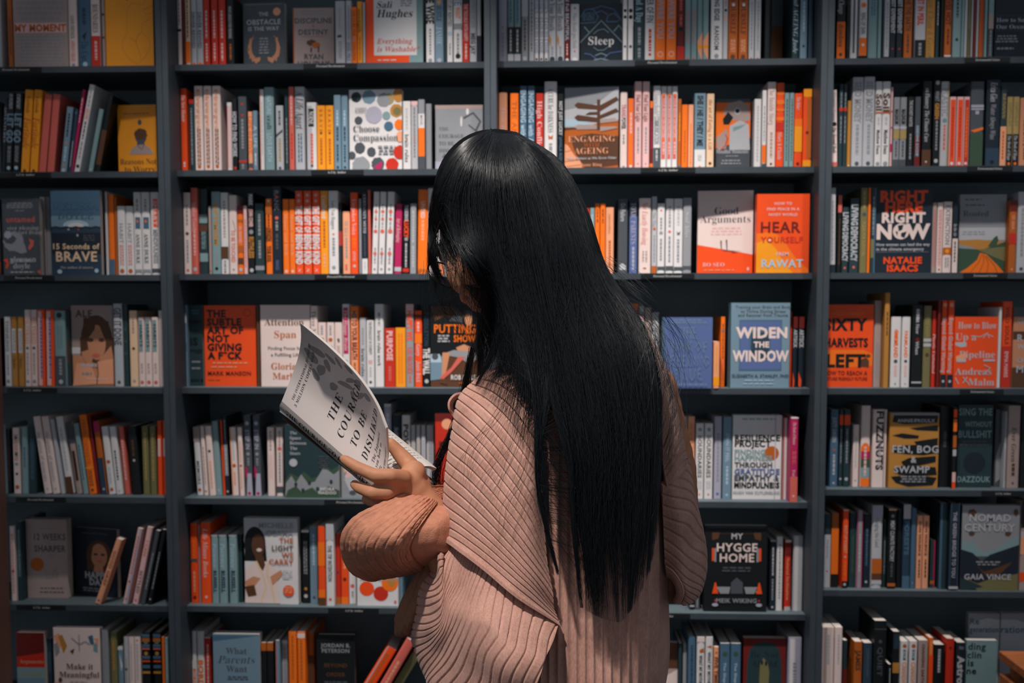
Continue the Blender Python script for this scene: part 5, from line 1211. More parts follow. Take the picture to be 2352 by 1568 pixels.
def knit_mat():
    m = bpy.data.materials.new('rib_knit'); b = bsdf(m); nt = m.node_tree
    tc = nt.nodes.new('ShaderNodeTexCoord')
    n1 = nt.nodes.new('ShaderNodeTexNoise'); n1.inputs['Scale'].default_value = 330; n1.inputs['Detail'].default_value = 2
    n2 = nt.nodes.new('ShaderNodeTexNoise'); n2.inputs['Scale'].default_value = 28; n2.inputs['Detail'].default_value = 4
    mp = nt.nodes.new('ShaderNodeMapping'); mp.inputs['Scale'].default_value = (1.6, 1.6, .5)
    cr = nt.nodes.new('ShaderNodeValToRGB')
    cr.color_ramp.elements[0].color = lin('a27668'); cr.color_ramp.elements[1].color = lin('c99c8e')
    cr.color_ramp.elements[0].position = .3; cr.color_ramp.elements[1].position = .7
    mx = nt.nodes.new('ShaderNodeMath'); mx.operation = 'ADD'
    ml = nt.nodes.new('ShaderNodeMath'); ml.operation = 'MULTIPLY'; ml.inputs[1].default_value = .5
    nt.links.new(tc.outputs['Object'], mp.inputs['Vector']); nt.links.new(mp.outputs['Vector'], n1.inputs['Vector'])
    nt.links.new(tc.outputs['Object'], n2.inputs['Vector'])
    nt.links.new(n1.outputs['Fac'], mx.inputs[0]); nt.links.new(n2.outputs['Fac'], mx.inputs[1])
    nt.links.new(mx.outputs[0], ml.inputs[0]); nt.links.new(ml.outputs[0], cr.inputs['Fac'])
    nt.links.new(cr.outputs['Color'], b.inputs['Base Color'])
    bp = nt.nodes.new('ShaderNodeBump'); bp.inputs['Strength'].default_value = .5; bp.inputs['Distance'].default_value = .0008
    nt.links.new(n1.outputs['Fac'], bp.inputs['Height']); nt.links.new(bp.outputs['Normal'], b.inputs['Normal'])
    b.inputs['Roughness'].default_value = .9; b.inputs['Specular IOR Level'].default_value = .1
    b.inputs['Sheen Weight'].default_value = .15; b.inputs['Sheen Roughness'].default_value = .5
    return m

def denim_mat():
    m = bpy.data.materials.new('tan_cotton'); b = bsdf(m); nt = m.node_tree
    tc = nt.nodes.new('ShaderNodeTexCoord')
    n1 = nt.nodes.new('ShaderNodeTexNoise'); n1.inputs['Scale'].default_value = 900; n1.inputs['Detail'].default_value = 1
    n2 = nt.nodes.new('ShaderNodeTexNoise'); n2.inputs['Scale'].default_value = 90; n2.inputs['Detail'].default_value = 3
    ad = nt.nodes.new('ShaderNodeMath'); ad.operation = 'ADD'
    nt.links.new(tc.outputs['Object'], n1.inputs['Vector']); nt.links.new(tc.outputs['Object'], n2.inputs['Vector'])
    nt.links.new(n1.outputs['Fac'], ad.inputs[0]); nt.links.new(n2.outputs['Fac'], ad.inputs[1])
    bp = nt.nodes.new('ShaderNodeBump'); bp.inputs['Strength'].default_value = .6; bp.inputs['Distance'].default_value = .0012
    nt.links.new(ad.outputs[0], bp.inputs['Height']); nt.links.new(bp.outputs['Normal'], b.inputs['Normal'])
    hs = nt.nodes.new('ShaderNodeHueSaturation'); hs.inputs['Color'].default_value = lin('c0836a')
    mr = nt.nodes.new('ShaderNodeMapRange'); mr.inputs['From Min'].default_value = .3; mr.inputs['From Max'].default_value = .7
    mr.inputs['To Min'].default_value = .88; mr.inputs['To Max'].default_value = 1.1
    nt.links.new(n2.outputs['Fac'], mr.inputs['Value']); nt.links.new(mr.outputs['Result'], hs.inputs['Value'])
    nt.links.new(hs.outputs['Color'], b.inputs['Base Color'])
    b.inputs['Roughness'].default_value = .85; b.inputs['Specular IOR Level'].default_value = .15
    return m

knit, cotton = knit_mat(), denim_mat()
skin = solid('skin', 'b88062', rough=.55, spec=.22, noise=.07, scale=60, bump=.12)  # tone darkened to match the hand in the cover's shadow
bsdf(skin).inputs['Subsurface Weight'].default_value = .08
bsdf(skin).inputs['Subsurface Radius'].default_value = (.01, .004, .002)
base = W((1310, 900, .03)); PLOC = (float(base[0]), YW+.03, 0.0)
person = tag(empty('person', PLOC), 'long haired person in a pink ribbed cardigan reading an open book, seen from behind', 'person')
POFF = np.array(PLOC)

def pbuild(mb, name, parent=person, smooth=True):
    mb.v = [(p[0]-PLOC[0], p[1]-PLOC[1], p[2]-PLOC[2]) for p in mb.v]
    return mb.build(name, parent, smooth)

# ---- body: one continuous surface grown from overlapping limbs
bm_ = MB()
def ico(center, r, scale=None, rot=None):
    n, m = 14, 20
    th = np.linspace(0, math.pi, n); ph = np.linspace(0, 2*math.pi, m, endpoint=False)
    P = np.stack([np.sin(th)[:, None]*np.cos(ph), np.sin(th)[:, None]*np.sin(ph), np.cos(th)[:, None]*np.ones(m)], -1)*r
    if scale is not None: P = P*np.array(scale)
    if rot is not None: P = P @ np.array(rot).T
    P = P+np.array(center)
    vs = [tuple(P[0, 0])]+[tuple(q) for q in P[1:-1].reshape(-1, 3)]+[tuple(P[-1, 0])]
    fs = [(0, 1+j, 1+(j+1) % m) for j in range(m)]
    for i in range(n-3):
        fs += [(1+i*m+j, 1+(i+1)*m+j, 1+(i+1)*m+(j+1) % m, 1+i*m+(j+1) % m) for j in range(m)]
    L = len(vs)-1
    fs += [(L, 1+(n-3)*m+(j+1) % m, 1+(n-3)*m+j) for j in range(m)]
    bm_.add(vs, fs, skin)
def limb(a, ra, b, rb, k=None):
    """tapered limb between two world points"""
    a, b = np.array(a), np.array(b)
    n = k or max(2, int(np.linalg.norm(b-a)/min(ra, rb)*2.2))
    for i in range(n+1):
        t = i/n
        ico(a*(1-t)+b*t, ra*(1-t)+rb*t)
def chain(pts):
    for (p, r), (q, s) in zip(pts, pts[1:]):
        limb(p, r, q, s)
def P3(x, y, d): return W((x, y, d))

# head frame: forward, up, side
hf = Vector((-.45, .60, -.66)).normalized()
hu = (Vector((0, 0, 1))-hf*hf.z).normalized()
hs_ = hf.cross(hu)
HC = Vector(P3(1122, 510, .0))
HR = Matrix((hs_, hf, hu)).transposed()       # columns: side, forward, up
def hp(s, f, u): return HC+hs_*s+hf*f+hu*u
def hell(s, f, u, rs, rf, ru): ico(hp(s, f, u), 1, (rs, rf, ru), HR)
hell(0, -.018, .016, .070, .084, .088)        # skull
hell(0, .03, -.035, .058, .058, .075)         # face
hell(0, .055, -.088, .03, .03, .026)          # chin
for s in (-1, 1):
    hell(s*.034, .045, -.05, .027, .032, .035)  # cheeks
    hell(s*.032, .072, .004, .014, .01, .008)  # eyes
    hell(s*.03, .078, .022, .022, .012, .008)  # brows
    hell(s*.011, .098, -.043, .008, .01, .007) # nostrils
    hell(s*.067, -.012, -.012, .007, .015, .027) # ears
    hell(s*.05, .0, -.07, .022, .04, .03)      # jaw
for i in range(8):
    t = i/7; c = hp(0, .083+.025*t, .012-.05*t)
    ico(c, .007+.004*t)                        # nose
hell(0, .09, -.064, .022, .012, .006); hell(0, .088, -.074, .019, .012, .007)  # lips
chain([(hp(0, -.03, -.05), .055), (P3(1235, 770, .03), .053), (P3(1275, 860, .04), .06)])
chain([(P3(1270, 890, .05), .058), (P3(1150, 940, .055), .044)])
chain([(P3(1300, 880, .05), .062), (P3(1478, 905, .05), .05)])
for x in (1240, 1310, 1385):
    chain([(P3(x, 930, .05), .07), (P3(x, 1250, .04), .075), (P3(x, 1560, .05), .075)])
chain([(P3(1150, 940, .055), .044), (P3(1110, 1150, .03), .045), (P3(1082, 1370, .02), .038), (P3(1005, 1215, .02), .033), (P3(962, 1142, .02), .023)])
chain([(P3(1478, 905, .05), .05), (P3(1530, 1080, .07), .044), (P3(1552, 1260, .1), .038), (P3(1400, 1240, .2), .031), (P3(1290, 1190, .25), .023)])
# left hand round the spine of the book
chain([(P3(962, 1142, .02), .023), (P3(938, 1108, .012), .021), (P3(912, 1110, .008), .017)])
limb(P3(950, 1085, .02), .018, P3(925, 1125, .015), .019)
chain([(P3(925, 1098, -.008), .0125), (P3(898, 1092, -.026), .0105), (P3(862, 1092, -.03), .0098), (P3(822, 1074, -.026), .0088), (P3(796, 1058, -.02), .0075), (P3(789, 1053, -.018), .0062)])
chain([(P3(915, 1122, .004), .0125), (P3(890, 1130, -.02), .0105), (P3(855, 1131, -.026), .0098), (P3(826, 1120, -.018), .0086), (P3(814, 1112, -.008), .0068)])
chain([(P3(920, 1138, .014), .012), (P3(896, 1152, -.008), .0098), (P3(866, 1154, -.014), .009), (P3(842, 1146, -.002), .0078)])
chain([(P3(930, 1146, .026), .011), (P3(905, 1166, .006), .0088), (P3(880, 1170, .0), .008), (P3(862, 1166, .01), .0068)])
chain([(P3(965, 1115, .03), .017), (P3(942, 1070, .04), .0135), (P3(916, 1040, .045), .0108), (P3(897, 1018, .045), .0085)])
# right hand held before the chest
chain([(P3(1290, 1190, .25), .023), (P3(1240, 1180, .26), .02)])
for k, (dy, dd) in enumerate(((-22, 0), (-7, -.004), (8, -.004), (22, .002))):
    chain([(P3(1245, 1180+dy, .26+dd), .0105), (P3(1195, 1172+dy, .265+dd), .009), (P3(1168, 1180+dy, .25+dd), .0082), (P3(1160, 1194+dy, .235+dd), .0068)])
chain([(P3(1262, 1172, .245), .013), (P3(1235, 1140, .225), .0105), (P3(1212, 1128, .22), .008)])
hipL, hipR = P3(1262, 1600, .06), P3(1362, 1600, .06)
for h, sx in ((hipL, -1), (hipR, 1)):
    knee = h+np.array([sx*.01, .02, -h[2]+.49]); ank = h+np.array([sx*.015, .0, -h[2]+.09])
    chain([(h, .078), (knee, .055), (ank, .04)])
    chain([(ank, .04), (ank+np.array([-.02, .06, -.055]), .032), (ank+np.array([-.05, .14, -.06]), .026)])
body = pbuild(bm_, 'body')
md = body.modifiers.new('skin_union', 'REMESH'); md.mode = 'VOXEL'; md.voxel_size = .0032; md.use_smooth_shade = True
ms = body.modifiers.new('soften', 'SMOOTH'); ms.iterations = 4; ms.factor = .5

# ---- cardigan: back, shoulders and sleeves
def ring_tube(levels, n, m, ribs, x0, pitch, amp, seed, mat, mb, ex=2.6):
    """closed tube: levels (py, left, right, centre depth, depth radius)"""
    L = crom([(l[1], l[0], l[3]) for l in levels], n); Q = crom([(l[2], l[0], l[4]) for l in levels], n)
    th = np.linspace(0, 2*math.pi, m, endpoint=False)
    c, s = np.cos(th), np.sin(th)
    cx = np.sign(c)*np.abs(c)**(2/ex); sx = np.sign(s)*np.abs(s)**(2/ex)
    G = np.zeros((n, m, 3))
    mid = (L[:, 0]+Q[:, 0])/2; half = (Q[:, 0]-L[:, 0])/2
    G[..., 0] = mid[:, None]+half[:, None]*cx
    G[..., 1] = L[:, 1][:, None]
    G[..., 2] = L[:, 2][:, None]-Q[:, 2][:, None]*sx
    wv = W(G); nr = normals(wv, True)
    ph = (G[..., 0]-x0)/pitch
    wv = wv+nr*(amp*groove(ph, .22)+.004*smooth_noise(n, m, 7, 9, seed))[..., None]
    mb.grid(wv, mat, close_u=True)
    return wv

card = MB()
ring_tube([(815, 1190, 1420, .04, .07), (850, 1135, 1500, .035, .1), (900, 1105, 1522, .03, .118), (1000, 1085, 1532, .03, .122), (1200, 1090, 1532, .03, .122),
           (1400, 1095, 1527, .03, .125), (1600, 1085, 1524, .035, .14), (1800, 1080, 1526, .04, .15), (2050, 1075, 1530, .04, .155)],
          150, 1100, 20, 1282, 20.5, .0034, 3, knit, card)
# yoke and upper left sleeve with slanting ribs
DW = (.10, .015, -.05, -.095, -.115, -.102)
def srow(pts, wrap=(30, 8), dd=DW):
    p = [(pts[0][0]+wrap[0], pts[0][1]+wrap[1])]+list(pts)
    return [(x, y, d) for (x, y), d in zip(p, dd)]
B_rows = [srow([(1150, 838), (1165, 838), (1180, 842), (1200, 850), (1215, 862)], dd=(.08, .03, -.01, -.05, -.08, -.1)),
          srow([(1100, 862), (1140, 868), (1185, 900), (1218, 950), (1238, 1000)]), srow([(1072, 895), (1120, 922), (1173, 974), (1217, 1045), (1242, 1118)]),
          srow([(1054, 945), (1102, 984), (1161, 1048), (1213, 1127), (1249, 1213)]), srow([(1040, 1000), (1090, 1044), (1151, 1110), (1209, 1190), (1256, 1284)]),
          srow([(1028, 1060), (1078, 1105), (1140, 1170), (1205, 1250), (1263, 1345)]), srow([(1020, 1120), (1070, 1165), (1137, 1228), (1206, 1303), (1269, 1386)]),
          srow([(1013, 1180), (1060, 1215), (1130, 1270), (1202, 1337), (1278, 1410)]), srow([(1010, 1235), (1050, 1258), (1120, 1310), (1192, 1372), (1283, 1434)])]
n, m = 420, 110
G = patch(B_rows, n, m)
v = np.linspace(0, 1, n)[:, None]*np.ones((1, m)); u = np.ones((n, 1))*np.linspace(0, 1, m)[None]
nz = smooth_noise(n, m, 6, 5, 11)
hem = np.clip((v-.955)/.02, 0, 1)
dsp = .0026*groove(v*21+.25*nz, .085)*(1-hem)+.0055*hem+.003*nz
cloth(card, W(G), knit, .003, dsp)
# right shoulder cap
D1 = [[(1440, 800, -.06), (1468, 772, -.02), (1486, 778, .02), (1490, 800, .09)],
      [(1470, 865, -.085), (1500, 830, -.06), (1525, 842, .02), (1520, 860, .1)],
      [(1500, 940, -.09), (1526, 905, -.07), (1550, 912, .02), (1540, 930, .1)],
      [(1520, 1010, -.085), (1546, 975, -.075), (1565, 982, .02), (1552, 1000, .1)],
      [(1524, 1070, -.08), (1556, 1040, -.075), (1577, 1048, .02), (1562, 1060, .1)],
      [(1528, 1115, -.075), (1552, 1092, -.07), (1577, 1064, .025), (1562, 1072, .1)]]
n, m = 220, 60
G = patch(D1, n, m); v = np.linspace(0, 1, n)[:, None]*np.ones((1, m)); u = np.ones((n, 1))*np.linspace(0, 1, m)[None]
nz = smooth_noise(n, m, 4, 3, 5)
hem = np.clip((v-.95)/.03, 0, 1)
cloth(card, W(G), knit, .003, .0024*groove(v*11+u*3+.2*nz, .09)*(1-hem)+.0035*hem+.002*nz)
cardigan = pbuild(card, 'cardigan')

# lower left sleeve gathered round the elbow
def crow(pts, d0, d1):
    k = len(pts)
    p = [(pts[0][0]+28, pts[0][1]-6, d0+(.085 if d0 >= 0 else .01))]
    for i, (x, y) in enumerate(pts):
        t = i/(k-1)
        p.append((x, y, d0*(1-t)+d1*t-.055*math.sin(math.pi*min(1, t*1.1))))
    return p
C_rows = [crow([(1007, 1290), (1011, 1283), (1014, 1272), (1017, 1258), (1020, 1243)], .03, .012),
          crow([(975, 1335), (1000, 1345), (1012, 1322), (1018, 1290), (1028, 1250)], .03, -.008),
          crow([(955, 1385), (990, 1392), (1013, 1375), (1023, 1320), (1040, 1256)], .03, -.025),
          crow([(943, 1435), (975, 1440), (1012, 1418), (1026, 1360), (1053, 1262)], .03, -.04),
          crow([(955, 1498), (994, 1473), (1022, 1436), (1040, 1370), (1068, 1274)], .03, -.052),
          crow([(975, 1545), (1018, 1490), (1052, 1422), (1066, 1360), (1088, 1288)], .01, -.066),
          crow([(992, 1582), (1042, 1510), (1078, 1432), (1092, 1380), (1114, 1310)], -.03, -.08),
          crow([(1050, 1625), (1098, 1520), (1126, 1440), (1137, 1400), (1152, 1338)], -.09, -.092),
          crow([(1110, 1665), (1150, 1570), (1180, 1495), (1194, 1450), (1210, 1384)], -.12, -.103),
          crow([(1190, 1700), (1222, 1600), (1247, 1530), (1260, 1490), (1283, 1426)], -.125, -.098)]
n, m = 460, 130
G = patch(C_rows, n, m); v = np.linspace(0, 1, n)[:, None]*np.ones((1, m)); u = np.ones((n, 1))*np.linspace(0, 1, m)[None]
nz = smooth_noise(n, m, 6, 6, 21)
sl = MB()
cloth(sl, W(G), knit, .003, .0026*groove(v*26+.2*nz, .09)+.003*nz)
pbuild(sl, 'sleeve', cardigan).location = (0, 0, 0)
# right sleeve
D2 = [[(1520, 1110, -.07), (1545, 1090, -.062), (1579, 1052, .02), (1560, 1060, .1)],
      [(1522, 1160, -.06), (1556, 1150, -.055), (1592, 1118, .02), (1570, 1130, .1)],
      [(1524, 1215, -.05), (1566, 1212, -.05), (1606, 1188, .02), (1582, 1200, .1)],
      [(1526, 1268, -.045), (1570, 1274, -.048), (1615, 1258, .02), (1590, 1270, .1)],
      [(1530, 1308, -.03), (1572, 1326, -.045), (1620, 1318, .02), (1594, 1325, .1)],
      [(1552, 1345, -.015), (1580, 1362, -.035), (1612, 1355, .02), (1590, 1365, .1)],
      [(1556, 1378, .0), (1570, 1388, -.02), (1596, 1380, .02), (1580, 1385, .08)]]
n, m = 260, 110
G = patch(D2, n, m); v = np.linspace(0, 1, n)[:, None]*np.ones((1, m)); u = np.ones((n, 1))*np.linspace(0, 1, m)[None]
nz = smooth_noise(n, m, 4, 3, 31)
sr = MB()
cloth(sr, W(G), knit, .003, .0026*groove(v*13-u*5.5+.2*nz, .09)+.002*nz)
rim = [[(1528, 1300, -.045), (1545, 1312, -.052), (1562, 1335, -.05), (1570, 1362, -.045), (1560, 1388, -.03)],
       [(1530, 1318, -.035), (1543, 1325, -.04), (1553, 1342, -.04), (1558, 1362, -.035), (1550, 1385, -.02)],
       [(1530, 1325, .0), (1541, 1331, .0), (1549, 1344, .0), (1552, 1362, .0), (1544, 1382, .01)]]
cloth(sr, W(patch(rim, 16, 30)), knit, .002, None)
pbuild(sr, 'sleeve', cardigan)

# ---- tan jacket under the cardigan: wide stitched cuff, lining and hanging flap
cuff_rows = [[(1020, 1118, .10), (985, 1121, .05), (930, 1136, .0), (870, 1162, -.03), (814, 1190, -.04), (788, 1226, -.035), (786, 1266, -.02), (806, 1309, .0), (850, 1329, .04), (890, 1310, .10)],
             [(1030, 1128, .10), (1000, 1130, .05), (956, 1152, -.02), (905, 1190, -.055), (862, 1222, -.068), (842, 1252, -.062), (843, 1283, -.04), (862, 1309, -.01), (893, 1324, .04), (930, 1305, .10)],
             [(1035, 1135, .09), (1008, 1139, .04), (975, 1166, -.03), (940, 1202, -.062), (912, 1236, -.075), (900, 1262, -.068), (905, 1285, -.045), (920, 1303, -.01), (945, 1315, .04), (975, 1300, .10)],
             [(1038, 1142, .08), (1014, 1148, .03), (990, 1176, -.025), (966, 1208, -.05), (948, 1238, -.058), (942, 1260, -.054), (948, 1280, -.036), (960, 1294, -.005), (985, 1306, .04), (1010, 1292, .09)],
             [(1050, 1150, .07), (1030, 1154, .03), (1024, 1180, -.02), (1012, 1208, -.04), (1004, 1236, -.045), (1002, 1256, -.042), (1008, 1272, -.03), (1018, 1284, .0), (1032, 1296, .04), (1046, 1288, .08)],
             [(1070, 1155, .06), (1056, 1160, .03), (1054, 1185, .0), (1052, 1210, -.01), (1050, 1236, -.01), (1050, 1256, -.01), (1052, 1270, .0), (1056, 1280, .02), (1066, 1288, .04), (1076, 1284, .07)]]
n, m = 320, 240
G = patch(cuff_rows, n, m); v = np.linspace(0, 1, n)[:, None]*np.ones((1, m)); u = np.ones((n, 1))*np.linspace(0, 1, m)[None]
quilt = (v < .58)
pk = smooth_noise(n, m, 40, 60, 41)*.00032
st = groove(v*15+.1*smooth_noise(n, m, 8, 8, 3), .13)*.0012*quilt
wr = smooth_noise(n, m, 4, 4, 44)*.003*np.clip((v-.55)*4, 0, 1)
seam = -.0025*np.exp(-((v-.6)/.008)**2)+.002*np.clip((.6-v)/.02, 0, 1)
rim_ = .0016*np.clip((.045-v)/.01, 0, 1)
jk = MB()
cloth(jk, W(G), cotton, .003, pk*quilt+st+wr+seam+rim_)
jacket = pbuild(jk, 'jacket_cuff')
flap = [[(962, 1300, .03), (985, 1296, .02), (1010, 1300, .03), (1030, 1310, .05)], [(945, 1330, .03), (972, 1330, .01), (1000, 1335, .02), (1025, 1345, .05)],
        [(926, 1375, .03), (955, 1380, .005), (985, 1385, .02), (1015, 1390, .05)], [(908, 1415, .03), (936, 1425, .005), (965, 1430, .02), (1000, 1435, .05)],
        [(901, 1440, .035), (922, 1452, .015), (955, 1455, .025), (990, 1455, .05)], [(905, 1458, .04), (922, 1462, .03), (955, 1458, .035), (985, 1456, .05)]]
n, m = 70, 50
G = patch(flap, n, m); v = np.linspace(0, 1, n)[:, None]*np.ones((1, m)); u = np.ones((n, 1))*np.linspace(0, 1, m)[None]
fl = MB()
cloth(fl, W(G), solid('brown_cotton', '8a5f4a', rough=.85, noise=.12, scale=120, bump=.5), .003, .0012*groove(u*6, .15)+smooth_noise(n, m, 5, 5, 9)*.0015)
pbuild(fl, 'jacket_flap')
inn = [[(1510, 1290, .02), (1540, 1300, .0), (1575, 1310, .02)], [(1510, 1330, .02), (1540, 1335, .0), (1578, 1345, .02)], [(1510, 1380, .03), (1540, 1384, .01), (1572, 1384, .03)]]
il = MB(); cloth(il, W(patch(inn, 14, 14)), solid('brown_cotton', '8a5f4a'), .003)
pbuild(il, 'jacket_lining')
# far front edge of the cardigan turned up at the chest
lp = [[(1062, 904, .06), (1046, 908, .05), (1034, 922, .045), (1034, 938, .045), (1042, 950, .05), (1052, 965, .05)],
      [(1070, 908, .09), (1053, 913, .085), (1042, 925, .08), (1041, 937, .08), (1048, 946, .085), (1058, 960, .09)]]
cf = MB(); cloth(cf, W(patch(lp, 8, 40)), knit, .003)
pbuild(cf, 'lapel', cardigan)
# trousers and shoes
tr = MB()
dk = solid('dark_trousers', '2b2d33', rough=.8, noise=.1, scale=60)
for h, sx in ((hipL, -1), (hipR, 1)):
    prof = [(h[2]+.05, .083), (h[2]-.1, .09), (.5, .085), (.09, .075)]
    A = np.array([(x[0], x[1], 0) for x in prof])
    zz = crom([(p[0], p[1], 0) for p in prof], 24)
    th = np.linspace(0, 2*math.pi, 28, endpoint=False)
    Gt = np.zeros((24, 28, 3))
    Gt[..., 0] = h[0]+sx*.012+zz[:, 1][:, None]*np.cos(th); Gt[..., 1] = h[1]+zz[:, 1][:, None]*np.sin(th)*1.05; Gt[..., 2] = zz[:, 0][:, None]
    tr.grid(Gt, dk, close_u=True)
pbuild(tr, 'trousers')
for h, sx in ((hipL, -1), (hipR, 1)):
    sh = MB(); ax, ay = h[0]+sx*.015, h[1]
    prof = [(-.06, .03), (-.045, .042), (0, .044), (.08, .042), (.15, .046), (.19, .036), (.205, .015)]
    q = crom([(a, b, 0) for a, b in prof], 24)
    th = np.linspace(0, 2*math.pi, 20, endpoint=False)
    Gs = np.zeros((24, 20, 3))
    hgt = np.interp(q[:, 0], [-.06, 0, .06, .2], [.11, .12, .085, .05])
    Gs[..., 0] = ax-.28*q[:, 0][:, None]+q[:, 1][:, None]*np.cos(th)
    Gs[..., 1] = ay+q[:, 0][:, None]
    Gs[..., 2] = np.maximum(.0005, hgt[:, None]*(.5+.5*np.sin(th)))
    sh.grid(Gs, solid('shoe_leather', '26221f', rough=.4), close_u=True)
    pbuild(sh, 'shoe')

# ---- hair
hair_m = bpy.data.materials.new('black_hair'); hb = bsdf(hair_m)
hb.inputs['Base Color'].default_value = (.006, .0076, .0105, 1); hb.inputs['Roughness'].default_value = .38
hb.inputs['Specular IOR Level'].default_value = .45
mass_m = solid('black_hair_mass', '101214', rough=.9, spec=.05)
GUIDE = [
 [(1118, 300, .04), (1060, 332, .055), (1012, 398, .06), (990, 475, .06), (987, 545, .06), (985, 598, .055), (989, 640, .05), (996, 676, .05)],
 [(1122, 299, .03), (1070, 343, .03), (1028, 418, .03), (1006, 495, .03), (1001, 555, .025), (1003, 596, .025), (1012, 628, .025), (1026, 655, .03)],
 [(1128, 298, .01), (1086, 350, .0), (1050, 435, -.025), (1045, 525, -.04), (1078, 602, -.05), (1120, 672, -.05), (1118, 775, -.03), (1088, 872, .0)],
 [(1135, 296, .0), (1100, 360, -.045), (1082, 450, -.065), (1094, 550, -.08), (1128, 640, -.08), (1152, 740, -.075), (1140, 825, -.065), (1108, 895, -.055)],
 [(1140, 296, .0), (1120, 370, -.06), (1118, 470, -.09), (1144, 590, -.098), (1182, 720, -.1), (1216, 840, -.112), (1236, 960, -.128), (1238, 1090, -.13)],
 [(1145, 296, .0), (1150, 380, -.07), (1165, 500, -.105), (1196, 640, -.11), (1232, 800, -.115), (1248, 950, -.132), (1240, 1140, -.132), (1288, 1345, -.125)],
 [(1150, 297, .0), (1185, 380, -.07), (1217, 520, -.105), (1252, 680, -.112), (1290, 850, -.12), (1320, 1020, -.13), (1330, 1200, -.122), (1345, 1400, -.118)],
 [(1160, 298, .01), (1220, 375, -.06), (1275, 520, -.095), (1320, 680, -.1), (1370, 850, -.12), (1400, 1020, -.125), (1405, 1220, -.122), (1418, 1428, -.118)],
 [(1170, 300, .02), (1258, 380, -.03), (1322, 520, -.06), (1368, 660, -.075), (1432, 800, -.105), (1466, 960, -.118), (1470, 1160, -.118), (1452, 1395, -.116)],
 [(1180, 302, .03), (1278, 370, .0), (1342, 490, -.02), (1383, 620, -.04), (1463, 745, -.075), (1500, 880, -.108), (1500, 1080, -.113), (1485, 1330, -.112)],
 [(1185, 303, .04), (1288, 372, .04), (1348, 485, .03), (1390, 610, .01), (1474, 742, -.03), (1514, 880, -.085), (1516, 1050, -.108), (1505, 1240, -.11)]]
NS, NT = 121, 61
HG = patch(GUIDE, NS, NT)                              # (s, t, 3) in photo space
hair = MB()
hv = []
th = np.linspace(0, math.pi, 22); ph = np.linspace(0, 2*math.pi, 40, endpoint=False)
Pc = np.stack([np.sin(th)[:, None]*np.cos(ph)*.077, np.sin(th)[:, None]*np.sin(ph)*.09, np.cos(th)[:, None]*np.ones(40)*.098], -1)
capw = np.array([list(hp(0, -.0277, .0128)+HR @ Vector(q)) for q in Pc.reshape(-1, 3)]).reshape(22, 40, 3)
hair.grid(capw, mass_m, close_u=True)
# keep the hair outside the head: push the guide sheet in front of whatever part of head and cap lies behind it
from mathutils.bvhtree import BVHTree
dg_ = bpy.context.evaluated_depsgraph_get()
bev = body.evaluated_get(dg_).to_mesh()
hv_ = [Vector(v.co)+Vector(PLOC) for v in bev.vertices]
cv_ = [Vector(p) for p in hair.v]
trees = [BVHTree.FromPolygons(hv_, [tuple(p.vertices) for p in bev.polygons]), BVHTree.FromPolygons(cv_, hair.f)]
def clamp_front(A, gap):
    Pw = W(A)
    for idx in np.ndindex(A.shape[:2]):
        p = Vector(Pw[idx]); d = (p-CAM).normalized()
        for tr_ in trees:
            hit = tr_.ray_cast(CAM, d)
            if hit[0] is not None and hit[0].z > 1.2:
                A[idx][2] = min(A[idx][2], hit[0].y-YW-gap)
    return A
HG = clamp_front(HG, .008)
from_edges = HG.copy()
for _ in range(30):      # ease the sheet over its neighbours
    HG[1:-1, 1:-1, 2] = np.minimum(HG[1:-1, 1:-1, 2], (HG[:-2, 1:-1, 2]+HG[2:, 1:-1, 2]+HG[1:-1, :-2, 2]+HG[1:-1, 2:, 2])/4)
# dense under-layer
i0, i1 = 22, 119
for a, b, t0, t1, dd in ((0, 24, 0, 29, .003), (22, 36, 0, 44, .004), (34, 60, 0, 35, .004), (58, 69, 0, 33, .005), (68, 109, 0, 40, .005)):
    S = HG[a:b+1, t0:t1+1].copy(); S[..., 2] += dd
    cloth(hair, W(S), mass_m, .003)
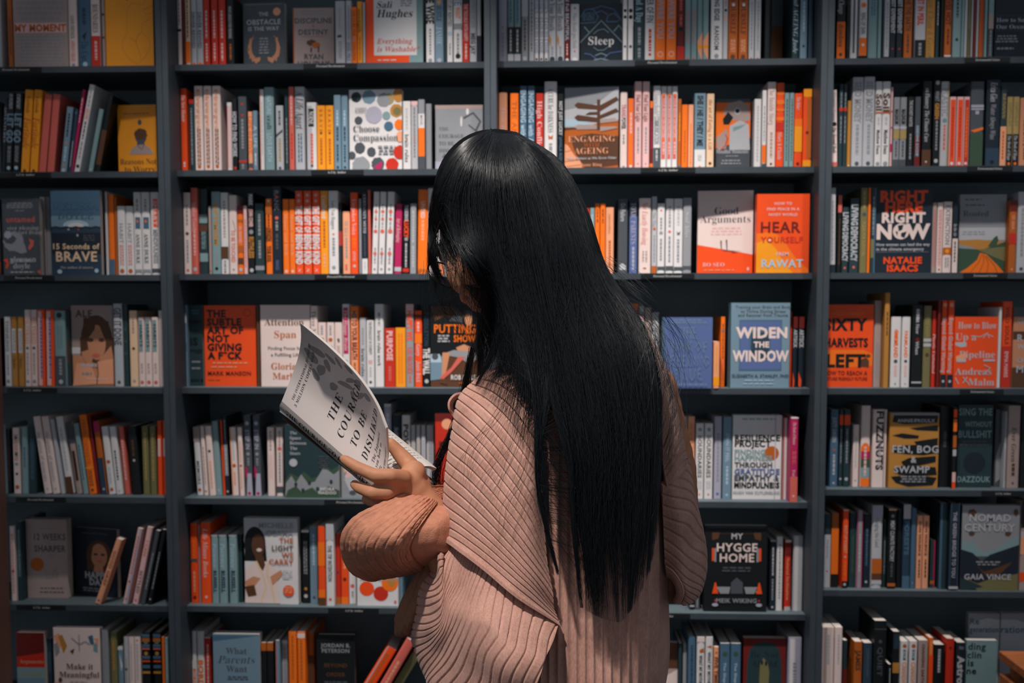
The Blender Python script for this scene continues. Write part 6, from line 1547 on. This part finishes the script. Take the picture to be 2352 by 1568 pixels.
# strands
rs = np.random.RandomState(5)
def sample(s, t):
    """bilinear lookup of the guide sheet at arrays s, t in 0..1"""
    x = np.clip(s, 0, 1)*(NS-1); y = np.clip(t, 0, 1)*(NT-1)
    i = np.minimum(x.astype(int), NS-2); j = np.minimum(y.astype(int), NT-2)
    fx = (x-i)[..., None]; fy = (y-j)[..., None]
    return (HG[i, j]*(1-fx)+HG[i+1, j]*fx)*(1-fy)+(HG[i, j+1]*(1-fx)+HG[i+1, j+1]*fx)*fy
SEG = 26
def strands(N, s_rng, width, spread, length, clump, lift, seed, wob=1.0, t0=(0, .04)):
    r = np.random.RandomState(seed)
    s = r.uniform(s_rng[0], s_rng[1], N)
    nc = max(3, int((s_rng[1]-s_rng[0])*clump[0]))
    cen = s_rng[0]+(np.round((s-s_rng[0])/(s_rng[1]-s_rng[0])*nc+.15*r.randn(N)))/nc*(s_rng[1]-s_rng[0])
    cen = cen+.006*np.sin(cen*57)
    T0 = r.uniform(t0[0], t0[1], N); T1 = np.clip(length[0]+length[1]*r.randn(N), .3, 1.0)
    t = np.linspace(0, 1, SEG)[None]
    tt = T0[:, None]+(T1-T0)[:, None]*t
    pull = clump[1]*np.clip((tt-.35)/.65, 0, 1)**1.5
    ss = s[:, None]*(1-pull)+cen[:, None]*pull
    ss = ss+spread*wob*(np.sin(tt*r.uniform(3, 9, N)[:, None]+r.uniform(0, 6, N)[:, None])*r.randn(N)[:, None])*tt
    gap = np.clip((tt-.58)/.16, 0, 1)*((ss > .485) & (ss < .585))
    ss = ss+gap*(np.where(ss < .53, .482, .588)-ss)*.9
    P = sample(ss, tt)
    P[..., 0] += r.randn(N)[:, None]*1.2+wob*2.0*np.sin(tt*r.uniform(5, 14, N)[:, None]+r.uniform(0, 6, N)[:, None])*tt
    P[..., 2] -= r.uniform(0, lift, N)[:, None]*np.clip(tt*6, .2, 1)
    return W(P), width*r.uniform(.7, 1.3, N)
def loose(paths, N, jit, width, seed):
    r = np.random.RandomState(seed); out = []
    for _ in range(N):
        p = np.array(paths[r.randint(len(paths))], float)
        p[:, :2] += r.randn(len(p), 2)*jit*np.linspace(.3, 1.3, len(p))[:, None]; p[:, :2] += r.randn(2)*jit*.6
        p[:, 2] += r.randn()*.006
        out.append(crom(p, SEG))
    return W(np.stack(out)), width*r.uniform(.7, 1.3, N)
sets = [strands(4600, (.19, .995), .00034, .014, (.86, .12), (24, .82), .012, 1),
        strands(1500, (.5, .92), .00034, .01, (.95, .05), (9, .85), .012, 2),
        strands(1300, (.0, .095), .00032, .012, (.88, .09), (9, .4), .007, 3), strands(1000, (.06, .22), .00032, .012, (.55, .06), (10, .3), .007, 31), strands(170, (.08, .2), .00026, .02, (.84, .1), (10, .2), .006, 32),
        strands(1100, (.19, .42), .00032, .012, (.9, .08), (9, .5), .01, 4),
        strands(420, (.42, 1.0), .00024, .05, (.95, .05), (30, .15), .016, 7, 2.2),
        strands(260, (.1, 1.0), .0002, .05, (.9, .1), (40, .1), .022, 6, 3.0),
        loose([[(1085, 800, .13), (1062, 900, .14), (1040, 985, .14), (1012, 1040, .14), (1003, 1080, .14), (1012, 1120, .14), (1030, 1150, .14)],
               [(1085, 800, .13), (1066, 920, .14), (1046, 1020, .14), (1030, 1080, .14), (1018, 1130, .14), (1016, 1170, .14)],
               [(1080, 820, .13), (1056, 940, .14), (1022, 1030, .14), (1001, 1090, .14), (1000, 1140, .14), (1008, 1185, .14)]], 150, 5, .0003, 8),
        loose([[(1390, 600, .0), (1440, 640, -.02), (1500, 700, -.04), (1560, 780, -.03), (1570, 860, -.03)], [(1440, 700, -.02), (1490, 735, -.05), (1515, 800, -.08), (1525, 880, -.1), (1500, 1000, -.12)],
               [(1420, 680, -.05), (1470, 720, -.06), (1505, 780, -.08), (1490, 850, -.1), (1450, 900, -.12)], [(1500, 760, -.06), (1530, 850, -.08), (1545, 960, -.09), (1530, 1070, -.11), (1490, 1050, -.12)]], 80, 16, .00022, 9),
        loose([[(1000, 580, .05), (990, 640, .05), (1000, 690, .05), (1040, 720, .05), (1075, 735, .05)], [(1060, 590, -.04), (1040, 640, -.03), (1030, 690, -.0), (1050, 740, .02), (1080, 780, .03)],
               [(1100, 640, -.06), (1060, 660, -.04), (1020, 690, .0), (1000, 720, .02), (990, 760, .02)], [(990, 600, .05), (985, 660, .05), (990, 720, .05), (1000, 740, .05)]], 60, 12, .0002, 10),
        loose([[(1030, 540, -.03), (1050, 590, -.035), (1085, 640, -.045), (1110, 690, -.05), (1122, 740, -.05)], [(1015, 560, .0), (1040, 610, -.02), (1075, 650, -.035), (1110, 680, -.05), (1140, 720, -.055)]], 240, 9, .00026, 12),
        loose([[(1200, 850, -.12), (1150, 950, -.12), (1090, 1040, -.11), (1060, 1120, -.09)], [(1210, 880, -.125), (1190, 1000, -.135), (1130, 1120, -.135), (1100, 1180, -.13)], [(1230, 950, -.14), (1215, 1080, -.14), (1170, 1180, -.14), (1160, 1240, -.14)]], 26, 14, .00018, 14)]
tri = np.array([0, 2*math.pi/3, 4*math.pi/3])
for Pw, wd in sets:
    N = len(Pw)
    tan = np.gradient(Pw, axis=1); tan /= np.linalg.norm(tan, axis=-1, keepdims=True)+1e-12
    a = np.cross(tan, np.array([.13, 1.0, .21])); a /= np.linalg.norm(a, axis=-1, keepdims=True)+1e-12
    b = np.cross(tan, a)
    tp = np.interp(np.linspace(0, 1, SEG), [0, .1, .75, 1], [.8, 1, 1, .25])
    rad = wd[:, None, None]*tp[None, :, None]
    V = np.stack([Pw+(a*math.cos(q)+b*math.sin(q))*rad for q in tri], 2)     # N, SEG, 3, 3
    idx = np.arange(N*SEG*3).reshape(N, SEG, 3)
    q = np.stack([idx[:, :-1], np.roll(idx[:, :-1], -1, 2), np.roll(idx[:, 1:], -1, 2), idx[:, 1:]], -1).reshape(-1, 4)
    hv.append((V.reshape(-1, 3), q))
# join under-layer and strands into one mesh
bv = np.array(hair.v); bf = np.array(hair.f)
allv, allf, off = [bv], [bf], len(bv)
for V, q in hv:
    allv.append(V); allf.append(q+off); off += len(V)
AV = np.concatenate(allv)-POFF; AF = np.concatenate(allf)
me = bpy.data.meshes.new('hair')
me.vertices.add(len(AV)); me.vertices.foreach_set('co', AV.astype(np.float32).ravel())
me.loops.add(AF.size); me.loops.foreach_set('vertex_index', AF.astype(np.int32).ravel())
me.polygons.add(len(AF)); me.polygons.foreach_set('loop_start', np.arange(0, AF.size, 4, dtype=np.int32))
me.polygons.foreach_set('use_smooth', np.ones(len(AF), dtype=bool))
me.materials.append(hair_m); me.materials.append(mass_m)
mi_ = np.zeros(len(AF), dtype=np.int32); mi_[:len(bf)] = 1; me.polygons.foreach_set('material_index', mi_)
me.update(calc_edges=True); me.validate()
ho = bpy.data.objects.new('hair', me); COL.objects.link(ho); ho.parent = person

# ---- eyeglasses on the face
gl = tag(empty('eyeglasses', hp(0, .1, 0)), 'thin metal framed eyeglasses worn by the reader, peeking out under the fringe', 'eyeglasses')
gm = solid('glasses_metal', '3a3432', rough=.25, metallic=1.0)
gg = bpy.data.materials.new('lens_glass'); b = bsdf(gg)
b.inputs['Base Color'].default_value = (1, .96, .94, 1); b.inputs['Roughness'].default_value = .02; b.inputs['Transmission Weight'].default_value = 1; b.inputs['IOR'].default_value = 1.12
GO = hp(0, .1, 0)
def tube(mb, pts, r, mat, sides=8, closed=False):
    P = np.array([list(p) for p in pts]); n = len(P)
    tan = (np.roll(P, -1, 0)-np.roll(P, 1, 0)) if closed else np.gradient(P, axis=0)
    tan /= np.linalg.norm(tan, axis=-1, keepdims=True)
    ref = np.array([.3, .2, .93]); a = np.cross(tan, ref); a /= np.linalg.norm(a, axis=-1, keepdims=True); bb = np.cross(tan, a)
    th = np.linspace(0, 2*math.pi, sides, endpoint=False)
    G = P[:, None]+(a[:, None]*np.cos(th)[None, :, None]+bb[:, None]*np.sin(th)[None, :, None])*r
    if closed: G = np.concatenate([G, G[:1]])
    mb.grid(G, mat, close_u=True)
for s in (-1, 1):
    fr = MB()
    ring = [hp(s*.033+.026*math.cos(q), .098-abs(.026*math.cos(q)+s*.033)*.16, -.012+.024*math.sin(q))-GO for q in np.linspace(0, 2*math.pi, 36, endpoint=False)]
    tube(fr, ring, .0011, gm, closed=True); f_o = fr.build('rim', gl, True)
    ln = MB(); c = sum(ring, Vector())/len(ring)
    for o_ in (0, .0012):
        ln.add([tuple(p+hf*o_) for p in ring]+[tuple(c+hf*(o_+.001))], [(i, (i+1) % 36, 36) for i in range(36)], gg)
    ln.build('lens', gl, True)
    tm = MB(); tube(tm, [hp(s*.059, .088, -.006)-GO, hp(s*.068, .06, -.002)-GO, hp(s*.075, .0, .0)-GO, hp(s*.075, -.02, -.014)-GO], .0011, gm); tm.build('temple', gl, True)
br_ = MB(); tube(br_, [hp(-.009, .098, -.006)-GO, hp(0, .101, -.003)-GO, hp(.009, .098, -.006)-GO], .001, gm); br_.build('bridge', gl, True)

# ------------------------------------------------------------------ the open book in the hand
BLOC = W((860, 1060, 0)); BOFF = np.array(BLOC)
ob_ = tag(empty('open_book', tuple(BLOC)), 'open paperback with a pale curved front cover held up in the left hand', 'book')
def bbuild(mb, name, smooth=True):
    mb.v = [(p[0]-BOFF[0], p[1]-BOFF[1], p[2]-BOFF[2]) for p in mb.v]
    return mb.build(name, ob_, smooth)
cover_c = solid('held_cover', 'd2c6c3', rough=.45, spec=.3, noise=.02, scale=30)
ink = solid('ink', '1d2226', rough=.6)
ink2 = solid('soft_ink', '8d878a', rough=.6)
paper = solid('paper', 'ddd6d0', rough=.85, spec=.1)
FC = [[(647, 921, .0), (668, 868, .016), (684, 822, .012), (691, 780, -.012), (690, 742, -.045)],
      [(705, 972, .0), (728, 918, .017), (746, 872, .013), (755, 833, -.01), (757, 798, -.04)],
      [(764, 1024, .0), (786, 972, .018), (804, 928, .014), (815, 890, -.008), (820, 862, -.036)],
      [(822, 1076, .0), (838, 1030, .016), (851, 990, .012), (858, 955, -.008), (862, 924, -.032)],
      [(880, 1126, .0), (887, 1090, .014), (891, 1055, .01), (889, 1020, -.006), (886, 985, -.028)]]
CN, CM = 61, 61
CG = W(patch(FC, CN, CM)); CNR = normals(CG)
def on_cover(uv, lift):
    uv = np.asarray(uv); x = np.clip(uv[:, 0], 0, 1)*(CM-1); y = np.clip(uv[:, 1], 0, 1)*(CN-1)
    i = np.minimum(y.astype(int), CN-2); j = np.minimum(x.astype(int), CM-2); fy = (y-i)[:, None]; fx = (x-j)[:, None]
    f = lambda A: (A[i, j]*(1-fy)+A[i+1, j]*fy)*(1-fx)+(A[i, j+1]*(1-fy)+A[i+1, j+1]*fy)*fx
    return f(CG)+f(CNR)*lift
fc = MB(); cloth(fc, CG, cover_c, .0006)
def ctext(st, u, v, cap, s, mat, maxu=.97, ang=0):
    """text on the cover; u, v of its left end, cap height as share of the height (198 mm)"""
    vs, fs, w = glyphs(st, s)
    kx = cap*198/129; kv = cap
    if u+w*kx > maxu: kx = (maxu-u)/w
    fc.add([tuple(p) for p in on_cover([(u+p[0]*kx, v-p[1]*kv) for p in vs], .0004)], fs, mat)
def cblob(u, v, ru, rv, rot=0, mat=ink2):
    pts = []
    for q in range(20):
        a = 2*math.pi*q/20; x, y = ru*math.cos(a)*(1+.15*math.sin(3*a)), rv*math.sin(a)
        pts.append((u+x*math.cos(rot)-y*math.sin(rot), v+x*math.sin(rot)+y*math.cos(rot)))
    fc.add([tuple(p) for p in on_cover([(u, v)]+pts, .0002)], [(0, 1+i, 1+(i+1) % 20) for i in range(20)], mat)
for a in ((.66, .10, .05, .07, .5), (.78, .14, .04, .08, -.4), (.6, .2, .07, .035, .2), (.72, .24, .06, .03, -.3), (.84, .26, .03, .05, .2), (.5, .17, .03, .05, .8),
          (.7, .42, .09, .025, .9), (.82, .45, .08, .02, .5), (.9, .52, .06, .03, .2), (.66, .5, .05, .02, -.5), (.78, .57, .08, .02, .3), (.88, .64, .05, .035, .7), (.95, .42, .03, .04, 0), (.55, .33, .05, .03, .4), (.9, .33, .05, .02, -.6)):
    cblob(*a)
ctext('R', .1, .085, .02, 'THE INTERNATIONAL BESTSELLER', ink, .8); ctext('R', .06, .125, .022, '3 MILLION COPIES SOLD', ink, .75)
for s, v, u in (('THE', .43, .24), ('COURAGE', .55, .16), ('TO BE', .675, .2), ('DISLIKED', .80, .18)):
    ctext('R', u, v, .062, s, ink, .93)
ctext('R', .24, .865, .03, 'The Japanese', ink, .8); ctext('R', .22, .905, .03, 'you how to', ink, .8); ctext('R', .2, .945, .03, 'life', ink)
ctext('J', .3, .975, .018, 'ICHIRO KISHIMI', ink, .9)
bbuild(fc, 'front_cover')
# spine
SPN = [[(647, 921, .0), (642, 932, .002), (643, 944, .012)], [(764, 1024, .0), (760, 1036, .002), (758, 1044, .012)], [(880, 1126, .0), (874, 1138, .002), (870, 1146, .012)]]
SG = W(patch(SPN, 40, 9)); sp = MB(); cloth(sp, SG, solid('held_spine', 'a9a09b', rough=.5), .0006)
SN = normals(SG)
vs, fs, w = glyphs('T', 'THE COURAGE TO BE DISLIKED')
pts = []
for p in vs:
    t = (.06+.86*p[0]/w)*39; q = (.72-.42*p[1])*8
    i, j = int(min(t, 38)), int(min(max(q, 0), 7)); a, b = t-i, q-j
    f = lambda A: (A[i, j]*(1-a)+A[i+1, j]*a)*(1-b)+(A[i, j+1]*(1-a)+A[i+1, j+1]*a)*b
    pts.append(tuple(f(SG)+f(SN)*.0004))
sp.add(pts, fs, ink)
bbuild(sp, 'spine')
# page blocks: the half behind the front cover and the open right half
pgm = solid('leaf_edges', 'cbb9a8', rough=.9, spec=.1)
fp = MB(); off_ = CG-CNR*.0012; cloth(fp, off_[1:-1, 2:-1], paper, .0032)
bbuild(fp, 'front_pages')
R1 = [(884, 1126, .006), (905, 1102, .04), (932, 1086, .07), (962, 1073, .09), (985, 1070, .1), (1003, 1075, .112)]
BP = [[(x-238, y-187, d+.0) for x, y, d in R1], [(x-119, y-97, d) for x, y, d in R1], R1]
PG = W(patch(BP, 50, 40)); PN = normals(PG)
bp_ = MB(); cloth(bp_, PG, paper, .005)
li = []
for k in range(30):
    v = .07+.86*k/29; x = .12 if k % 7 else .2
    e = .9 if k % 6 != 5 else .5
    while x < e:
        w_ = rnd.uniform(.03, .09)
        q = []
        for uu, vv in ((x, v), (min(e, x+w_), v), (min(e, x+w_), v+.007), (x, v+.007)):
            i = int(min(vv*49, 48)); j = int(min(uu*39, 38)); a = vv*49-i; b = uu*39-j
            f = lambda A: (A[i, j]*(1-a)+A[i+1, j]*a)*(1-b)+(A[i, j+1]*(1-a)+A[i+1, j+1]*a)*b
            q.append(tuple(f(PG)+f(PN)*.0003))
        bp_.add(q, [(0, 1, 2, 3)], ink2)
        x += w_+.018
bbuild(bp_, 'back_pages')
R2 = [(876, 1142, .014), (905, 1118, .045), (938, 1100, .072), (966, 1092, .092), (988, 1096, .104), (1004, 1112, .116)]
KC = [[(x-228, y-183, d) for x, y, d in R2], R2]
kc = MB(); cloth(kc, W(patch(KC, 30, 30)), solid('shade_darkened_board', '5b463d', rough=.6), .0012)  # shadow under the open half painted into this dark brown
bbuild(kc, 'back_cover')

# ------------------------------------------------------------------ wooden crate and dark leaves at the lower right border
def atf(u, v, Y): return at(u, v, Y)
cy0, cy1 = -.42, -.12
pz = atf(2294, 1494, cy1).z
x0 = atf(2294, 1494, cy1).x
wood = solid('crate_wood', '9a5a34', rough=.5, noise=.2, scale=10, stretch=(1, 8, 8), bump=.2)
cr_ = tag(empty('wooden_crate', (x0+.25, (cy0+cy1)/2, 0)), 'orange brown wooden display crate at the bottom right border before the shelves', 'crate')
ox, oy = x0+.25, (cy0+cy1)/2
H = pz
def cbox(name, a, b, c_, d_, e, f_):
    m_ = MB(); m_.box(a-ox, b-ox, c_-oy, d_-oy, e, f_, wood); return m_.build(name, cr_, bevel=.002)
cbox('top_board', x0, x0+.5, cy0, cy1, H-.022, H)
for k in range(3):
    z0 = .02+(H-.05)*k/3
    cbox('side_slat', x0+.002, x0+.018, cy0+.002, cy1-.002, z0, z0+(H-.05)/3-.03)
    cbox('back_slat', x0+.02, x0+.48, cy1-.018, cy1-.002, z0, z0+(H-.05)/3-.03)
for xx in (x0+.02, x0+.46):
    for yy in (cy0+.004, cy1-.042):
        cbox('corner_post', xx, xx+.02, yy, yy+.02, 0, H-.0225)
leafm = solid('dark_leaf', '1f2b28', rough=.45, noise=.15, scale=40)
ppx = x0+.1; ppy = -.25
pl = tag(empty('potted_plant', (ppx, ppy, H+.0006)), 'small plant with dark leaves standing on the wooden crate at the right border', 'plant')
pm = MB()
prof = [(0, .0), (.032, .0), (.042, .07), (.045, .075), (.04, .075), (.038, .06), (0, .06)]
th = np.linspace(0, 2*math.pi, 24, endpoint=False)
Gp = np.array([[(r_*math.cos(q), r_*math.sin(q), z_) for q in th] for r_, z_ in prof])
pm.grid(Gp, solid('dark_pot', '2b2a2a', rough=.5), close_u=True); pm.build('pot', pl, True)
r_ = random.Random(3)
for k in range(16):
    lm = MB(); a = r_.uniform(0, 6.28); L = r_.uniform(.07, .12); e = r_.uniform(.3, 1.2)
    d = Vector((math.cos(a)*math.cos(e), math.sin(a)*math.cos(e), math.sin(e))); sd = d.cross(Vector((0, 0, 1))).normalized()
    rows = []
    for i in range(9):
        t = i/8; c = Vector((0, 0, .06+r_.uniform(0, .001)+.0*k))+d*L*t+Vector((0, 0, -.04*t*t)); wd = .016*math.sin(math.pi*min(1, t*.92+.06))*(1+.25*(i % 2))
        rows.append([tuple(c-sd*wd), tuple(c+Vector((0, 0, -.003))), tuple(c+sd*wd)])
    lm.grid(np.array(rows), leafm); o = lm.build('leaf', pl, True)
    sm = o.modifiers.new('thickness', 'SOLIDIFY'); sm.thickness = .0008
build_books()
# ------------------------------------------------------------------ light
wd = bpy.data.worlds.new('shop_air'); SC.world = wd; wd.use_nodes = True
bg = wd.node_tree.nodes['Background']
bg.inputs['Color'].default_value = (.82, .9, 1.0, 1); bg.inputs['Strength'].default_value = .26

def spot(name, loc, aim, power, size=60, blend=.6, radius=.03, col=(1, .93, .86)):
    d = bpy.data.lights.new(name, 'SPOT'); d.energy = power; d.spot_size = R(size); d.spot_blend = blend
    d.shadow_soft_size = radius; d.color = col
    o = bpy.data.objects.new(name, d); COL.objects.link(o); o.location = loc
    o.rotation_euler = (Vector(aim)-Vector(loc)).to_track_quat('-Z', 'Y').to_euler()
    return o
for x, p in ((-1.25, 42), (-.8, 120), (-.35, 200), (.1, 185), (.55, 155), (1.0, 85), (1.4, 32)):
    spot('ceiling_spot', (x, -.62, 3.1), (x+.02, .02, .95), p, 44, 1.0, .025)
spot('ceiling_spot', (-.6, -2.5, 3.1), (.0, -1.45, 1.3), 255, 27, 1.0, .05)
SC.view_settings.view_transform = 'Standard'
SC.view_settings.look = 'None'
SC.view_settings.gamma = 1
SC.view_settings.exposure = 0
SC.cycles.use_denoising = True
SC.cycles.max_bounces = 5
